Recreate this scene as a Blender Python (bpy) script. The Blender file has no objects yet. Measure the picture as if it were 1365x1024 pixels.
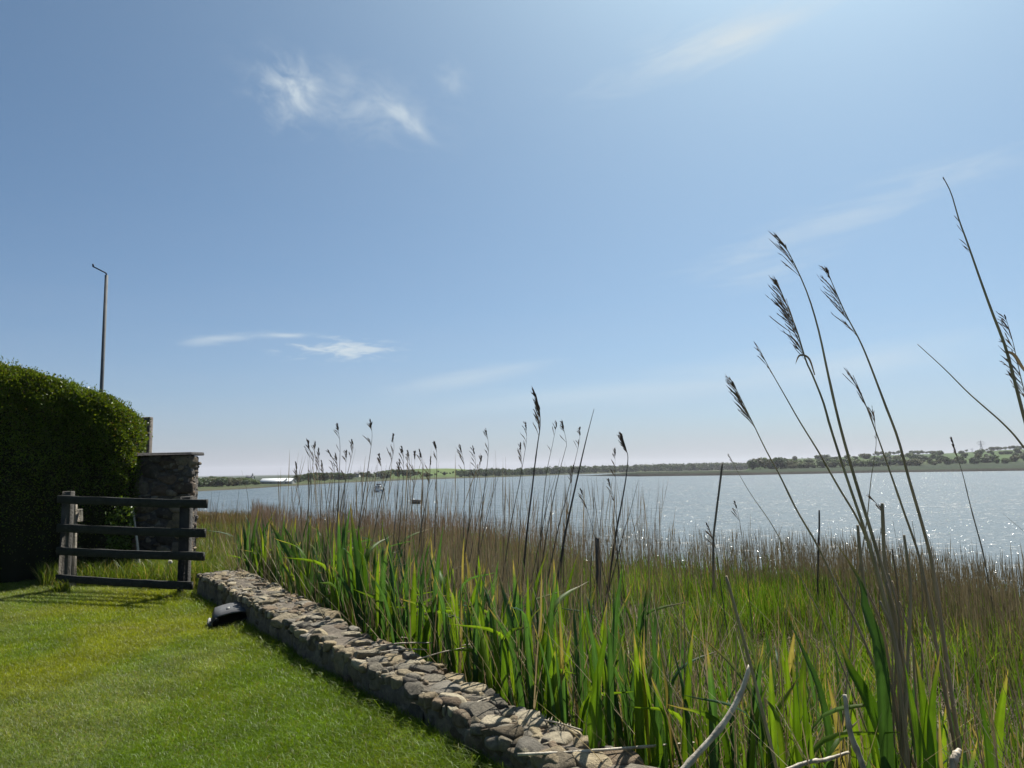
import bpy, math, random
import numpy as np
from mathutils import Vector, Matrix, Euler, Quaternion

random.seed(7)
RNG = np.random.default_rng(11)
scene = bpy.context.scene
COL = scene.collection
R = math.radians

# ------------------------------------------------------------------ camera
EYE = 1.4
F = 1025.0 / 1365.0
cam_d = bpy.data.cameras.new("camera")
cam_d.sensor_width = 36.0
cam_d.lens = 36.0 * F
cam_d.clip_start = 0.05
cam_d.clip_end = 20000
cam = bpy.data.objects.new("camera", cam_d)
COL.objects.link(cam)
PITCH, ROLL = 6.43, -0.95
CR = (Matrix.Rotation(R(90 + PITCH), 3, 'X') @ Matrix.Rotation(R(ROLL), 3, 'Z'))
cam.location = (0, 0, EYE)
cam.rotation_euler = CR.to_euler()
scene.camera = cam

# ------------------------------------------------------------------ sun and sky
SUN_AZ, SUN_EL = 27.0, 56.0
sd_ = Vector((math.sin(R(SUN_AZ)) * math.cos(R(SUN_EL)), math.cos(R(SUN_AZ)) * math.cos(R(SUN_EL)), math.sin(R(SUN_EL))))
sun_d = bpy.data.lights.new("sun", 'SUN')
sun_d.energy = 4.8
sun_d.angle = R(0.53)
sun_d.color = (1.0, 0.95, 0.86)
sun = bpy.data.objects.new("sun", sun_d)
sun.rotation_euler = sd_.to_track_quat('Z', 'Y').to_euler()
sun.location = (20, 30, 60)
COL.objects.link(sun)

scene.view_settings.view_transform = 'Standard'
scene.view_settings.look = 'None'
scene.view_settings.exposure = 0.85
scene.view_settings.gamma = 1.0
scene.view_settings.use_curve_mapping = False


def ray(px, py):
    d = CR @ Vector(((px - 682.5) / 1025.0, (512.0 - py) / 1025.0, -1.0))
    return d


def P(px, py, Y):
    """world point seen at photo pixel (px, py) at depth Y"""
    d = ray(px, py)
    t = Y / d.y
    return Vector((d.x * t, Y, EYE + d.z * t))


def G(px, py, z):
    d = ray(px, py)
    t = (z - EYE) / d.z
    return Vector((d.x * t, d.y * t, z))


class NT:
    """small node-tree helper"""
    def __init__(self, tree):
        self.t = tree
        tree.nodes.clear()

    def n(self, kind, ins=None, **props):
        nd = self.t.nodes.new(kind)
        for k, v in props.items():
            setattr(nd, k, v)
        for k, v in (ins or {}).items():
            s = nd.inputs[k]
            if hasattr(v, 'is_output') or isinstance(v, bpy.types.NodeSocket):
                self.t.links.new(v, s)
            else:
                s.default_value = v
        return nd

    def m(self, op, a, b=0.0, c=None, clamp=False):
        ins = {0: a, 1: b}
        if c is not None:
            ins[2] = c
        nd = self.n('ShaderNodeMath', ins, operation=op, use_clamp=clamp)
        return nd.outputs[0]

    def mix(self, f, a, b, blend='MIX'):
        nd = self.n('ShaderNodeMix', None, data_type='RGBA', blend_type=blend)
        for k, v in ((0, f), (6, a), (7, b)):
            s = nd.inputs[k]
            if isinstance(v, bpy.types.NodeSocket):
                self.t.links.new(v, s)
            else:
                s.default_value = v if not isinstance(v, tuple) or len(v) == 4 or k == 0 else (*v, 1)
        return nd.outputs[2]

    def ramp(self, f, stops):
        nd = self.n('ShaderNodeValToRGB', {0: f})
        el = nd.color_ramp.elements
        while len(el) < len(stops):
            el.new(0.5)
        for e, (p, c) in zip(el, stops):
            e.position = p
            e.color = (*c, 1) if len(c) == 3 else c
        return nd.outputs[0]

    def link(self, a, b):
        self.t.links.new(a, b)


SKY_STRENGTH = 0.066
w = bpy.data.worlds.new("World")
scene.world = w
w.use_nodes = True
nt = NT(w.node_tree)
sky = nt.n('ShaderNodeTexSky', sky_type='NISHITA')
sky.sun_disc = False
sky.sun_elevation = R(SUN_EL)
sky.sun_rotation = R(SUN_AZ)
sky.altitude = 0
sky.air_density = 0.55
sky.dust_density = 2.0
sky.ozone_density = 4.0
tc = nt.n('ShaderNodeTexCoord')
gen = tc.outputs['Generated']
sep = nt.n('ShaderNodeSeparateXYZ', {0: gen})
az = nt.m('ARCTAN2', sep.outputs[0], sep.outputs[1])
el_ = nt.m('ARCSINE', sep.outputs[2])


def azel(px, py):
    d = ray(px, py).normalized()
    return math.atan2(d.x, d.y), math.asin(d.z)


def cloud(px, py, sx, sy, ang, nscale, stretch, lo, hi, amp, off):
    """wispy patch: gaussian footprint in (azimuth, elevation) times stretched noise"""
    a0, e0 = azel(px, py)
    c, s = math.cos(R(ang)), math.sin(R(ang))
    da = nt.m('MULTIPLY', nt.m('SUBTRACT', az, a0), math.cos(e0))
    de = nt.m('SUBTRACT', el_, e0)
    u = nt.m('ADD', nt.m('MULTIPLY', da, c), nt.m('MULTIPLY', de, s))
    v = nt.m('SUBTRACT', nt.m('MULTIPLY', de, c), nt.m('MULTIPLY', da, s))
    uu = nt.m('DIVIDE', u, sx / 1025.0)
    vv = nt.m('DIVIDE', v, sy / 1025.0)
    g = nt.m('EXPONENT', nt.m('MULTIPLY', nt.m('ADD', nt.m('MULTIPLY', uu, uu), nt.m('MULTIPLY', vv, vv)), -1.0))
    vec = nt.n('ShaderNodeCombineXYZ', {0: nt.m('MULTIPLY', u, nscale / stretch), 1: nt.m('MULTIPLY', v, nscale), 2: off})
    no = nt.n('ShaderNodeTexNoise', {'Vector': vec.outputs[0], 'Scale': 1.0, 'Detail': 7.0, 'Roughness': 0.58, 'Distortion': 0.5})
    mr = nt.n('ShaderNodeMapRange', {0: nt.m('ADD', no.outputs[0], nt.m('MULTIPLY', nt.m('SUBTRACT', g, 0.5), 0.35)), 1: lo, 2: hi}, interpolation_type='SMOOTHSTEP')
    return nt.m('MULTIPLY', nt.m('MULTIPLY', mr.outputs[0], g), amp)


fs = [
    cloud(388, 122, 46, 44, -35, 46, 1.3, 0.40, 0.85, 0.62, 1.3),
    cloud(480, 140, 130, 46, -8, 34, 1.8, 0.36, 0.95, 0.45, 4.1),
    cloud(543, 160, 42, 13, -40, 44, 2.4, 0.28, 0.80, 0.70, 7.7),
    cloud(600, 108, 30, 22, -40, 44, 1.6, 0.40, 0.9, 0.35, 9.2),
    cloud(455, 466, 84, 18, 0, 150, 4.5, 0.44, 0.78, 0.85, 12.5),
    cloud(384, 447, 36, 4, 2, 90, 6.0, 0.25, 0.80, 0.6, 15.0),
    cloud(295, 450, 60, 12, 8, 60, 5.0, 0.47, 0.8, 0.45, 18.0),
    cloud(930, 66, 130, 30, 12, 40, 4.0, 0.34, 0.80, 0.62, 21.0),
    cloud(1010, 40, 130, 22, 14, 36, 5.0, 0.36, 0.9, 0.55, 24.0),
    cloud(1100, 300, 150, 26, 10, 44, 6.0, 0.38, 0.85, 0.40, 27.0),
    cloud(1010, 360, 110, 30, 5, 44, 5.0, 0.42, 0.9, 0.35, 28.7),
    cloud(1230, 245, 150, 26, 4, 44, 5.0, 0.42, 0.9, 0.35, 33.0),
    cloud(850, 520, 420, 26, 3, 16, 7.0, 0.40, 0.85, 0.35, 30.0),
    cloud(640, 500, 130, 16, 10, 30, 6.0, 0.42, 0.85, 0.35, 36.0),
    cloud(1150, 470, 300, 30, 5, 16, 6.0, 0.40, 0.85, 0.35, 39.0),
]
tot = fs[0]
for f_ in fs[1:]:
    tot = nt.m('ADD', tot, f_)
tot = nt.m('MINIMUM', tot, 0.9)
veil_n = nt.n('ShaderNodeTexNoise', {'Vector': nt.n('ShaderNodeCombineXYZ', {0: nt.m('MULTIPLY', az, 3.0), 1: nt.m('MULTIPLY', el_, 26.0), 2: 3.0}).outputs[0], 'Scale': 1.0, 'Detail': 5.0, 'Roughness': 0.5})
veil = nt.m('MULTIPLY', nt.m('EXPONENT', nt.m('MULTIPLY', nt.m('ABSOLUTE', el_), -11.0)), nt.m('ADD', 0.35, nt.m('MULTIPLY', veil_n.outputs[0], 0.65)))
tint = nt.mix(1.0, sky.outputs[0], (0.785, 1.02, 1.01, 1), 'MULTIPLY')
tint = nt.mix(veil, tint, (4.45, 4.45, 5.1, 1))
skyc = nt.mix(tot, tint, (5.6, 6.3, 6.7, 1))
bg = nt.n('ShaderNodeBackground', {0: skyc, 1: SKY_STRENGTH})
wo = nt.n('ShaderNodeOutputWorld')
nt.link(bg.outputs[0], wo.inputs[0])

# ------------------------------------------------------------------ render settings
cy = scene.cycles
cy.use_denoising = True
cy.max_bounces = 6
cy.diffuse_bounces = 3
cy.glossy_bounces = 3
cy.transmission_bounces = 4
cy.volume_bounces = 0
cy.transparent_max_bounces = 8
cy.caustics_reflective = False
cy.caustics_refractive = False
cy.sample_clamp_indirect = 4.0
cy.use_adaptive_sampling = True
cy.adaptive_threshold = 0.01


# ------------------------------------------------------------------ mesh helpers
def hash2(ix, iy, seed):
    h = np.sin(ix * 127.1 + iy * 311.7 + seed * 74.7) * 43758.5453
    return h - np.floor(h)


def noise2(x, y, seed=0):
    x = np.asarray(x, float); y = np.asarray(y, float)
    ix, iy = np.floor(x), np.floor(y)
    fx, fy = x - ix, y - iy
    fx = fx * fx * (3 - 2 * fx); fy = fy * fy * (3 - 2 * fy)
    a = hash2(ix, iy, seed); b = hash2(ix + 1, iy, seed)
    c = hash2(ix, iy + 1, seed); d = hash2(ix + 1, iy + 1, seed)
    return a + (b - a) * fx + (c - a) * fy + (a - b - c + d) * fx * fy


def fbm(x, y, seed=0, o=4):
    s, a, t = 0.0, 0.5, 0.0
    for k in range(o):
        s = s + a * noise2(np.asarray(x) * 2 ** k, np.asarray(y) * 2 ** k, seed + k * 13)
        t += a
        a *= 0.5
    return s / t


def sstep(a, b, x):
    t = np.clip((np.asarray(x, float) - a) / (b - a), 0, 1)
    return t * t * (3 - 2 * t)


def mesh_np(name, V, F, col=None, smooth=False):
    """F: array (m,3|4) or list of such arrays"""
    if not isinstance(F, list):
        F = [F]
    V = np.asarray(V, np.float32)
    me = bpy.data.meshes.new(name)
    me.vertices.add(len(V))
    me.vertices.foreach_set('co', V.ravel())
    tot = np.concatenate([np.full(len(f), f.shape[1], np.int32) for f in F if len(f)])
    idx = np.concatenate([np.asarray(f, np.int32).ravel() for f in F if len(f)])
    me.loops.add(len(idx))
    me.loops.foreach_set('vertex_index', idx)
    me.polygons.add(len(tot))
    st = np.zeros(len(tot), np.int32)
    st[1:] = np.cumsum(tot)[:-1]
    me.polygons.foreach_set('loop_start', st)
    me.polygons.foreach_set('loop_total', tot)
    if smooth:
        me.polygons.foreach_set('use_smooth', np.ones(len(tot), bool))
    if col is not None:
        a = me.attributes.new('Col', 'FLOAT_COLOR', 'POINT')
        c = np.ones((len(V), 4), np.float32)
        c[:, :3] = col
        a.data.foreach_set('color', c.ravel())
    me.update(calc_edges=True)
    me.validate()
    return me


def tag(o, label=None, cat=None, group=None, kind=None):
    if label: o['label'] = label
    if cat: o['category'] = cat
    if group: o['group'] = group
    if kind: o['kind'] = kind
    return o


def add(name, me, mat=None, parent=None, loc=None):
    o = bpy.data.objects.new(name, me)
    COL.objects.link(o)
    if mat is not None and me is not None and not me.materials:
        me.materials.append(mat)
    if parent is not None:
        o.parent = parent
    if loc is not None:
        o.location = loc
    return o


def empty(name, loc, label, cat, group=None, rz=0.0):
    o = bpy.data.objects.new(name, None)
    COL.objects.link(o)
    o.location = loc
    o.rotation_euler = (0, 0, rz)
    o.empty_display_size = 0.1
    return tag(o, label, cat, group)


def dup(root, loc, rz=0.0, scale=None, label=None, group=None):
    r = root.copy()
    COL.objects.link(r)
    r.location = loc
    r.rotation_euler = (0, 0, rz)
    if scale is not None:
        r.scale = scale if isinstance(scale, (tuple, list)) else (scale,) * 3
    if label: r['label'] = label
    if group: r['group'] = group
    for ch in list(root.children):
        c = ch.copy(); COL.objects.link(c); c.parent = r
        for g in list(ch.children):
            d = g.copy(); COL.objects.link(d); d.parent = c
    return r


class MB:
    """collects boxes, tubes, lumps into one mesh"""
    def __init__(self):
        self.V, self.F3, self.F4, self.C, self.n = [], [], [], [], 0

    def raw(self, V, F, col=(1, 1, 1)):
        V = np.asarray(V, float); F = np.asarray(F)
        self.V.append(V)
        (self.F3 if F.shape[1] == 3 else self.F4).append(F + self.n)
        c = np.asarray(col, float)
        self.C.append(np.broadcast_to(c, (len(V), 3)) if c.ndim == 1 else c)
        self.n += len(V)

    def box(self, c, size, rot=None, col=(1, 1, 1), bev=0.0, jit=0.0):
        """box with chamfered edges; rot: 3x3 Matrix"""
        sx, sy, sz = [s / 2 for s in size]
        b = min(bev, sx * .9, sy * .9, sz * .9)
        vs, fs = [], []
        bm = {}
        import itertools
        def vid(p):
            k = tuple(round(q, 7) for q in p)
            if k not in bm:
                bm[k] = len(vs); vs.append(p)
            return bm[k]
        if b <= 0:
            vs = [(x, y, z) for x in (-sx, sx) for y in (-sy, sy) for z in (-sz, sz)]
            fs = [(0, 1, 3, 2), (4, 6, 7, 5), (0, 4, 5, 1), (2, 3, 7, 6), (0, 2, 6, 4), (1, 5, 7, 3)]
            f3 = []
        else:
            f3 = []
            S = (sx, sy, sz)
            def pt(ax, s):      # the corner point lying on the face of axis ax
                p = [s[k] * (S[k] - b) for k in range(3)]
                p[ax] = s[ax] * S[ax]
                return tuple(p)
            for ax in range(3):
                o1, o2 = [k for k in range(3) if k != ax]
                for sg in (-1, 1):
                    q = []
                    for s1, s2 in ((-1, -1), (1, -1), (1, 1), (-1, 1)):
                        s = [0, 0, 0]; s[ax] = sg; s[o1] = s1; s[o2] = s2
                        q.append(vid(pt(ax, s)))
                    fs.append(tuple(q))
            for ax in range(3):
                o1, o2 = [k for k in range(3) if k != ax]
                for s1 in (-1, 1):
                    for s2 in (-1, 1):
                        q = []
                        for face, sg in ((o1, -1), (o1, 1), (o2, 1), (o2, -1)):
                            s = [0, 0, 0]; s[ax] = sg; s[o1] = s1; s[o2] = s2
                            q.append(vid(pt(face, s)))
                        fs.append(tuple(q))
            for s in itertools.product((-1, 1), repeat=3):
                f3.append(tuple(vid(pt(k, s)) for k in range(3)))
        A = np.array(vs, float)
        if jit: A += RNG.normal(0, jit, A.shape)
        if rot is not None:
            A = A @ np.array(rot).T
        A = A + np.array(c)
        n0 = self.n
        self.raw(A, np.array(fs), col)
        if f3:
            self.F3.append(np.array(f3) + n0)

    def tube(self, pts, rad, sides=8, col=(1, 1, 1), cap=True):
        pts = np.asarray([tuple(p) for p in pts], float)
        n = len(pts)
        rad = np.broadcast_to(np.asarray(rad, float), (n,))
        tan = np.gradient(pts, axis=0)
        tan /= np.linalg.norm(tan, axis=1)[:, None] + 1e-12
        ref = np.array([0, 1, 0.]) if abs(tan[:, 1]).mean() < .8 else np.array([1., 0, 0])
        u = np.cross(tan, ref); u /= np.linalg.norm(u, axis=1)[:, None] + 1e-12
        v = np.cross(tan, u)
        a = np.linspace(0, 2 * np.pi, sides, endpoint=False)
        ring = (u[:, None, :] * np.cos(a)[None, :, None] + v[:, None, :] * np.sin(a)[None, :, None]) * rad[:, None, None]
        V = (pts[:, None, :] + ring).reshape(-1, 3)
        i = np.arange(n - 1)[:, None] * sides; j = np.arange(sides)[None, :]; k = (j + 1) % sides
        Fq = np.stack([i + j, i + k, i + sides + k, i + sides + j], -1).reshape(-1, 4)
        n0 = self.n
        self.raw(V, Fq, col)
        if cap:
            V2 = np.array([pts[0], pts[-1]])
            c0 = self.n
            self.V.append(V2); self.C.append(np.broadcast_to(np.asarray(col, float)[:3] if np.ndim(col) == 1 else np.asarray(col)[0], (2, 3))); self.n += 2
            jj = np.arange(sides); kk = (jj + 1) % sides
            self.F3.append(np.stack([np.full(sides, c0), n0 + kk, n0 + jj], -1))
            e = n0 + (n - 1) * sides
            self.F3.append(np.stack([np.full(sides, c0 + 1), e + jj, e + kk], -1))

    def mesh(self, name, smooth=False):
        F = []
        if self.F3: F.append(np.concatenate(self.F3))
        if self.F4: F.append(np.concatenate(self.F4))
        return mesh_np(name, np.concatenate(self.V), F, np.concatenate(self.C), smooth)

    def build(self, name, mat, parent=None, loc=None, smooth=False):
        return add(name, self.mesh(name, smooth), mat, parent, loc)


def ribbons(base, tip_vec, width, side, rows, c0, c1, bow=None, prof=None, fold=0.0):
    """N blades as ribbons. base (N,3); tip_vec (N,3) total displacement; bow (N,3) extra mid displacement; side (N,3) unit width vector."""
    N = len(base)
    t = np.linspace(0, 1, rows + 1)
    if prof is None:
        prof = lambda s: np.clip(np.minimum(0.55 + 1.6 * s, 1.0) * (1 - s ** 2.2), 0.02, 1)
    pw = prof(t)
    ctr = base[:, None, :] + tip_vec[:, None, :] * t[None, :, None]
    if bow is not None:
        ctr = ctr + bow[:, None, :] * (4 * t * (1 - t))[None, :, None]
    half = side[:, None, :] * (width[:, None] * pw[None, :] * 0.5)[:, :, None]
    if fold:
        nrm = np.cross(side, tip_vec); nrm /= np.linalg.norm(nrm, axis=1)[:, None] + 1e-9
        off = nrm[:, None, :] * (width[:, None] * pw[None, :] * fold)[:, :, None]
        V = np.stack([ctr - half + off, ctr, ctr + half + off], 2)
        k = 3
    else:
        V = np.stack([ctr - half, ctr + half], 2)
        k = 2
    V = V.reshape(-1, 3)
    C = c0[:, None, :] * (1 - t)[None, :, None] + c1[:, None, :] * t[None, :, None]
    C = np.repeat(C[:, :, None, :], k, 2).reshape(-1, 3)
    b = (np.arange(N) * (rows + 1) * k)[:, None, None] + (np.arange(rows) * k)[None, :, None] + np.arange(k - 1)[None, None, :]
    Fq = np.stack([b, b + 1, b + k + 1, b + k], -1).reshape(-1, 4)
    return V, Fq, C


def merge(parts):
    V, Fs, C, n = [], [], [], 0
    for v, f, c in parts:
        V.append(v); Fs.append(f + n); C.append(c); n += len(v)
    return np.concatenate(V), np.concatenate(Fs), np.concatenate(C)


# ------------------------------------------------------------------ materials
def mat_new(name):
    m = bpy.data.materials.new(name)
    m.use_nodes = True
    return m, NT(m.node_tree)


def out(nt, sh, disp=None):
    o = nt.n('ShaderNodeOutputMaterial')
    nt.link(sh, o.inputs[0])


def mat_leaf(name, transl=0.45, rough=0.5, spec=0.3, tmul=(1.6, 1.5, 0.7), var=0.25, vscale=9.0):
    m, nt = mat_new(name)
    at = nt.n('ShaderNodeAttribute', attribute_name='Col')
    geo = nt.n('ShaderNodeNewGeometry')
    no = nt.n('ShaderNodeTexNoise', {'Vector': geo.outputs['Position'], 'Scale': vscale, 'Detail': 3.0})
    k = nt.n('ShaderNodeMapRange', {0: no.outputs[0], 1: 0.3, 2: 0.7, 3: 1 - var, 4: 1 + var})
    c = nt.n('ShaderNodeVectorMath', {0: at.outputs['Color']}, operation='SCALE')
    nt.link(k.outputs[0], c.inputs['Scale'])
    pb = nt.n('ShaderNodeBsdfPrincipled', {'Base Color': c.outputs[0], 'Roughness': rough, 'Specular IOR Level': spec})
    if transl > 0:
        tcol = nt.n('ShaderNodeVectorMath', {0: c.outputs[0], 1: tmul}, operation='MULTIPLY')
        tr = nt.n('ShaderNodeBsdfTranslucent', {'Color': tcol.outputs[0]})
        mx = nt.n('ShaderNodeMixShader', {0: transl, 1: pb.outputs[0], 2: tr.outputs[0]})
        out(nt, mx.outputs[0])
    else:
        out(nt, pb.outputs[0])
    return m


def mat_solid(name, col, rough=0.6, metal=0.0, var=0.2, vscale=12.0, bump=0.0, bscale=60.0, attr=False, spec=0.4, aniso=None):
    m, nt = mat_new(name)
    tcd = nt.n('ShaderNodeTexCoord')
    vec = tcd.outputs['Object']
    if aniso:
        mp = nt.n('ShaderNodeMapping', {'Vector': vec, 'Scale': aniso})
        vec = mp.outputs[0]
    no = nt.n('ShaderNodeTexNoise', {'Vector': vec, 'Scale': vscale, 'Detail': 5.0, 'Roughness': 0.6})
    k = nt.n('ShaderNodeMapRange', {0: no.outputs[0], 1: 0.3, 2: 0.7, 3: 1 - var, 4: 1 + var})
    if attr:
        src = nt.n('ShaderNodeAttribute', attribute_name='Col').outputs['Color']
    else:
        src = nt.n('ShaderNodeRGB'); src.outputs[0].default_value = (*col, 1); src = src.outputs[0]
    c = nt.n('ShaderNodeVectorMath', {0: src}, operation='SCALE')
    nt.link(k.outputs[0], c.inputs['Scale'])
    ins = {'Base Color': c.outputs[0], 'Roughness': rough, 'Metallic': metal, 'Specular IOR Level': spec}
    pb = nt.n('ShaderNodeBsdfPrincipled', ins)
    if bump:
        nb = nt.n('ShaderNodeTexNoise', {'Vector': vec, 'Scale': bscale, 'Detail': 4.0})
        bp = nt.n('ShaderNodeBump', {'Strength': bump, 'Distance': 0.02, 'Height': nb.outputs[0]})
        nt.link(bp.outputs[0], pb.inputs['Normal'])
    out(nt, pb.outputs[0])
    return m


M = {}
M['lawn_blade'] = mat_leaf('lawn_blade', 0.5, 0.45, 0.3, (1.5, 1.4, 0.5), 0.2, 3.0)
M['leaf'] = mat_leaf('reed_leaf', 0.5, 0.52, 0.22, (1.7, 1.55, 0.5), 0.2, 14.0)
M['shoot'] = mat_leaf('reed_shoot', 0.5, 0.45, 0.3, (1.6, 1.5, 0.6), 0.25, 1.2)
M['dry'] = mat_leaf('dry_stalk', 0.25, 0.6, 0.2, (1.2, 1.1, 0.9), 0.25, 2.0)
M['hedge_leaf'] = mat_leaf('hedge_leaf', 0.35, 0.4, 0.35, (1.6, 1.5, 0.5), 0.3, 5.0)
M['tree_leaf'] = mat_leaf('tree_leaf', 0.25, 0.6, 0.2, (1.4, 1.4, 0.7), 0.25, 0.4)
M['stem'] = mat_solid('dry_stem', (0.2, 0.15, 0.09), 0.55, var=0.35, vscale=30, attr=True, bump=0.2, bscale=90, aniso=(1, 1, 0.15))
M['plume'] = mat_leaf('reed_plume', 0.2, 0.7, 0.1, (1.2, 1.1, 0.9), 0.3, 60.0)
M['bark'] = mat_solid('bark', (0.09, 0.075, 0.06), 0.85, var=0.3, vscale=4)
M['wood'] = mat_solid('weathered_wood', (0.11, 0.105, 0.09), 0.8, var=0.45, vscale=9, bump=0.5, bscale=40, attr=True, aniso=(1, 1, 1))
M['stone'] = None


def mat_stone(name, bump=1.0):
    m, nt = mat_new(name)
    at = nt.n('ShaderNodeAttribute', attribute_name='Col')
    tcd = nt.n('ShaderNodeTexCoord')
    geo = nt.n('ShaderNodeNewGeometry')
    p = geo.outputs['Position']
    n1 = nt.n('ShaderNodeTexNoise', {'Vector': p, 'Scale': 22.0, 'Detail': 6.0, 'Roughness': 0.65})
    n2 = nt.n('ShaderNodeTexNoise', {'Vector': p, 'Scale': 9.0, 'Detail': 5.0, 'Roughness': 0.6})
    k = nt.n('ShaderNodeMapRange', {0: n1.outputs[0], 1: 0.3, 2: 0.7, 3: 0.6, 4: 1.35})
    c = nt.n('ShaderNodeVectorMath', {0: at.outputs['Color']}, operation='SCALE')
    nt.link(k.outputs[0], c.inputs['Scale'])
    # pale and ochre lichen patches
    lm = nt.n('ShaderNodeMapRange', {0: n2.outputs[0], 1: 0.58, 2: 0.68})
    n3 = nt.n('ShaderNodeTexNoise', {'Vector': p, 'Scale': 3.0, 'Detail': 2.0})
    lc = nt.ramp(n3.outputs[0], [(0.4, (0.27, 0.255, 0.21)), (0.6, (0.22, 0.19, 0.11))])
    c2 = nt.mix(nt.m('MULTIPLY', lm.outputs[0], 0.55), c.outputs[0], lc)
    n4 = nt.n('ShaderNodeTexNoise', {'Vector': p, 'Scale': 55.0, 'Detail': 6.0, 'Roughness': 0.7})
    bp = nt.n('ShaderNodeBump', {'Strength': bump, 'Distance': 0.02, 'Height': n4.outputs[0]})
    pb = nt.n('ShaderNodeBsdfPrincipled', {'Base Color': c2, 'Roughness': 0.82, 'Specular IOR Level': 0.3, 'Normal': bp.outputs[0]})
    out(nt, pb.outputs[0])
    return m


M['stone'] = mat_stone('field_stone')


def mat_ground(name, stops, scale, bump=0.5, bscale=30.0, rough=0.9, detail=6.0):
    m, nt = mat_new(name)
    geo = nt.n('ShaderNodeNewGeometry')
    n1 = nt.n('ShaderNodeTexNoise', {'Vector': geo.outputs['Position'], 'Scale': scale, 'Detail': detail, 'Roughness': 0.6})
    c = nt.ramp(n1.outputs[0], stops)
    n4 = nt.n('ShaderNodeTexNoise', {'Vector': geo.outputs['Position'], 'Scale': bscale, 'Detail': 5.0})
    bp = nt.n('ShaderNodeBump', {'Strength': bump, 'Distance': 0.03, 'Height': n4.outputs[0]})
    pb = nt.n('ShaderNodeBsdfPrincipled', {'Base Color': c, 'Roughness': rough, 'Specular IOR Level': 0.2, 'Normal': bp.outputs[0]})
    out(nt, pb.outputs[0])
    return m


# ================================================================== THE GROUND
WATER_Z = -2.9
pA, pB = G(262, 801, 0), G(600, 1004, 0)          # foot of the wall's lawn face
WD = Vector((pB.x - pA.x, pB.y - pA.y, 0)).normalized()
WN = Vector((-WD.y, WD.x, 0))                      # towards the marsh
WALL_W, WALL_H = 0.40, 0.30
FENCE_L, FENCE_R = Vector((P(88, 700, 9.75).x, 9.75, 0)), Vector((P(277, 700, 9.0).x, 9.0, 0))


def wall_w(s): return np.interp(s, [0, 1.7, 4.6, 6.1], [.54, .51, .42, .36])
def wall_h(s): return np.interp(s, [0, 2, 4.6, 6.1], [.29, .275, .215, .18])


def sdist(x, y):
    return (x - pA.x) * WN.x + (y - pA.y) * WN.y


EDGE_PX = np.array([-600, 200, 270, 330, 380, 420, 500, 600, 700, 800, 900, 1000, 1100, 1200, 1300, 1365, 1700.])
EDGE_D = np.array([48, 48, 46, 40, 30, 27, 27, 25, 20, 17.2, 16, 15.6, 13.8, 11.8, 10.6, 10.0, 8.5])


def edge_d(x, y):
    px = 682.5 + 1025 * np.asarray(x) / np.maximum(np.asarray(y), 0.5)
    return np.interp(px, EDGE_PX, EDGE_D)


def marsh_z(x, y):
    x = np.asarray(x, float); y = np.asarray(y, float)
    s = sdist(x, y)
    z = -0.06 - 0.24 * sstep(0.3, 1.1, s) - 0.38 * sstep(1.0, 3.4, s)
    z = np.where(s < 0.3, -0.06, z)
    z = z + 0.06 * (fbm(x * 1.3, y * 1.3, 5) - 0.5) * sstep(0.5, 1.5, s)
    e = edge_d(x, y)
    return z - 3.0 * sstep(0.3, 4.5, y - e) * (y > 1)


# wide bed under everything, out past the horizon
V = []
nr, na = 60, 120
rr = np.concatenate([[0], np.geomspace(6, 9000, nr - 1)])
aa = np.linspace(0, 2 * np.pi, na, endpoint=False)
X = rr[:, None] * np.cos(aa); Y = rr[:, None] * np.sin(aa)
V = np.stack([X, Y, np.full_like(X, -4.6)], -1).reshape(-1, 3)
i = np.arange(nr - 1)[:, None] * na; j = np.arange(na)[None]; k = (j + 1) % na
Fq = np.stack([i + j, i + k, i + na + k, i + na + j], -1).reshape(-1, 4)
tag(add('riverbed', mesh_np('riverbed', V, Fq), mat_ground('river_mud', [(0.3, (0.06, 0.05, 0.04)), (0.7, (0.1, 0.085, 0.065))], 0.5)), kind='structure')


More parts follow.
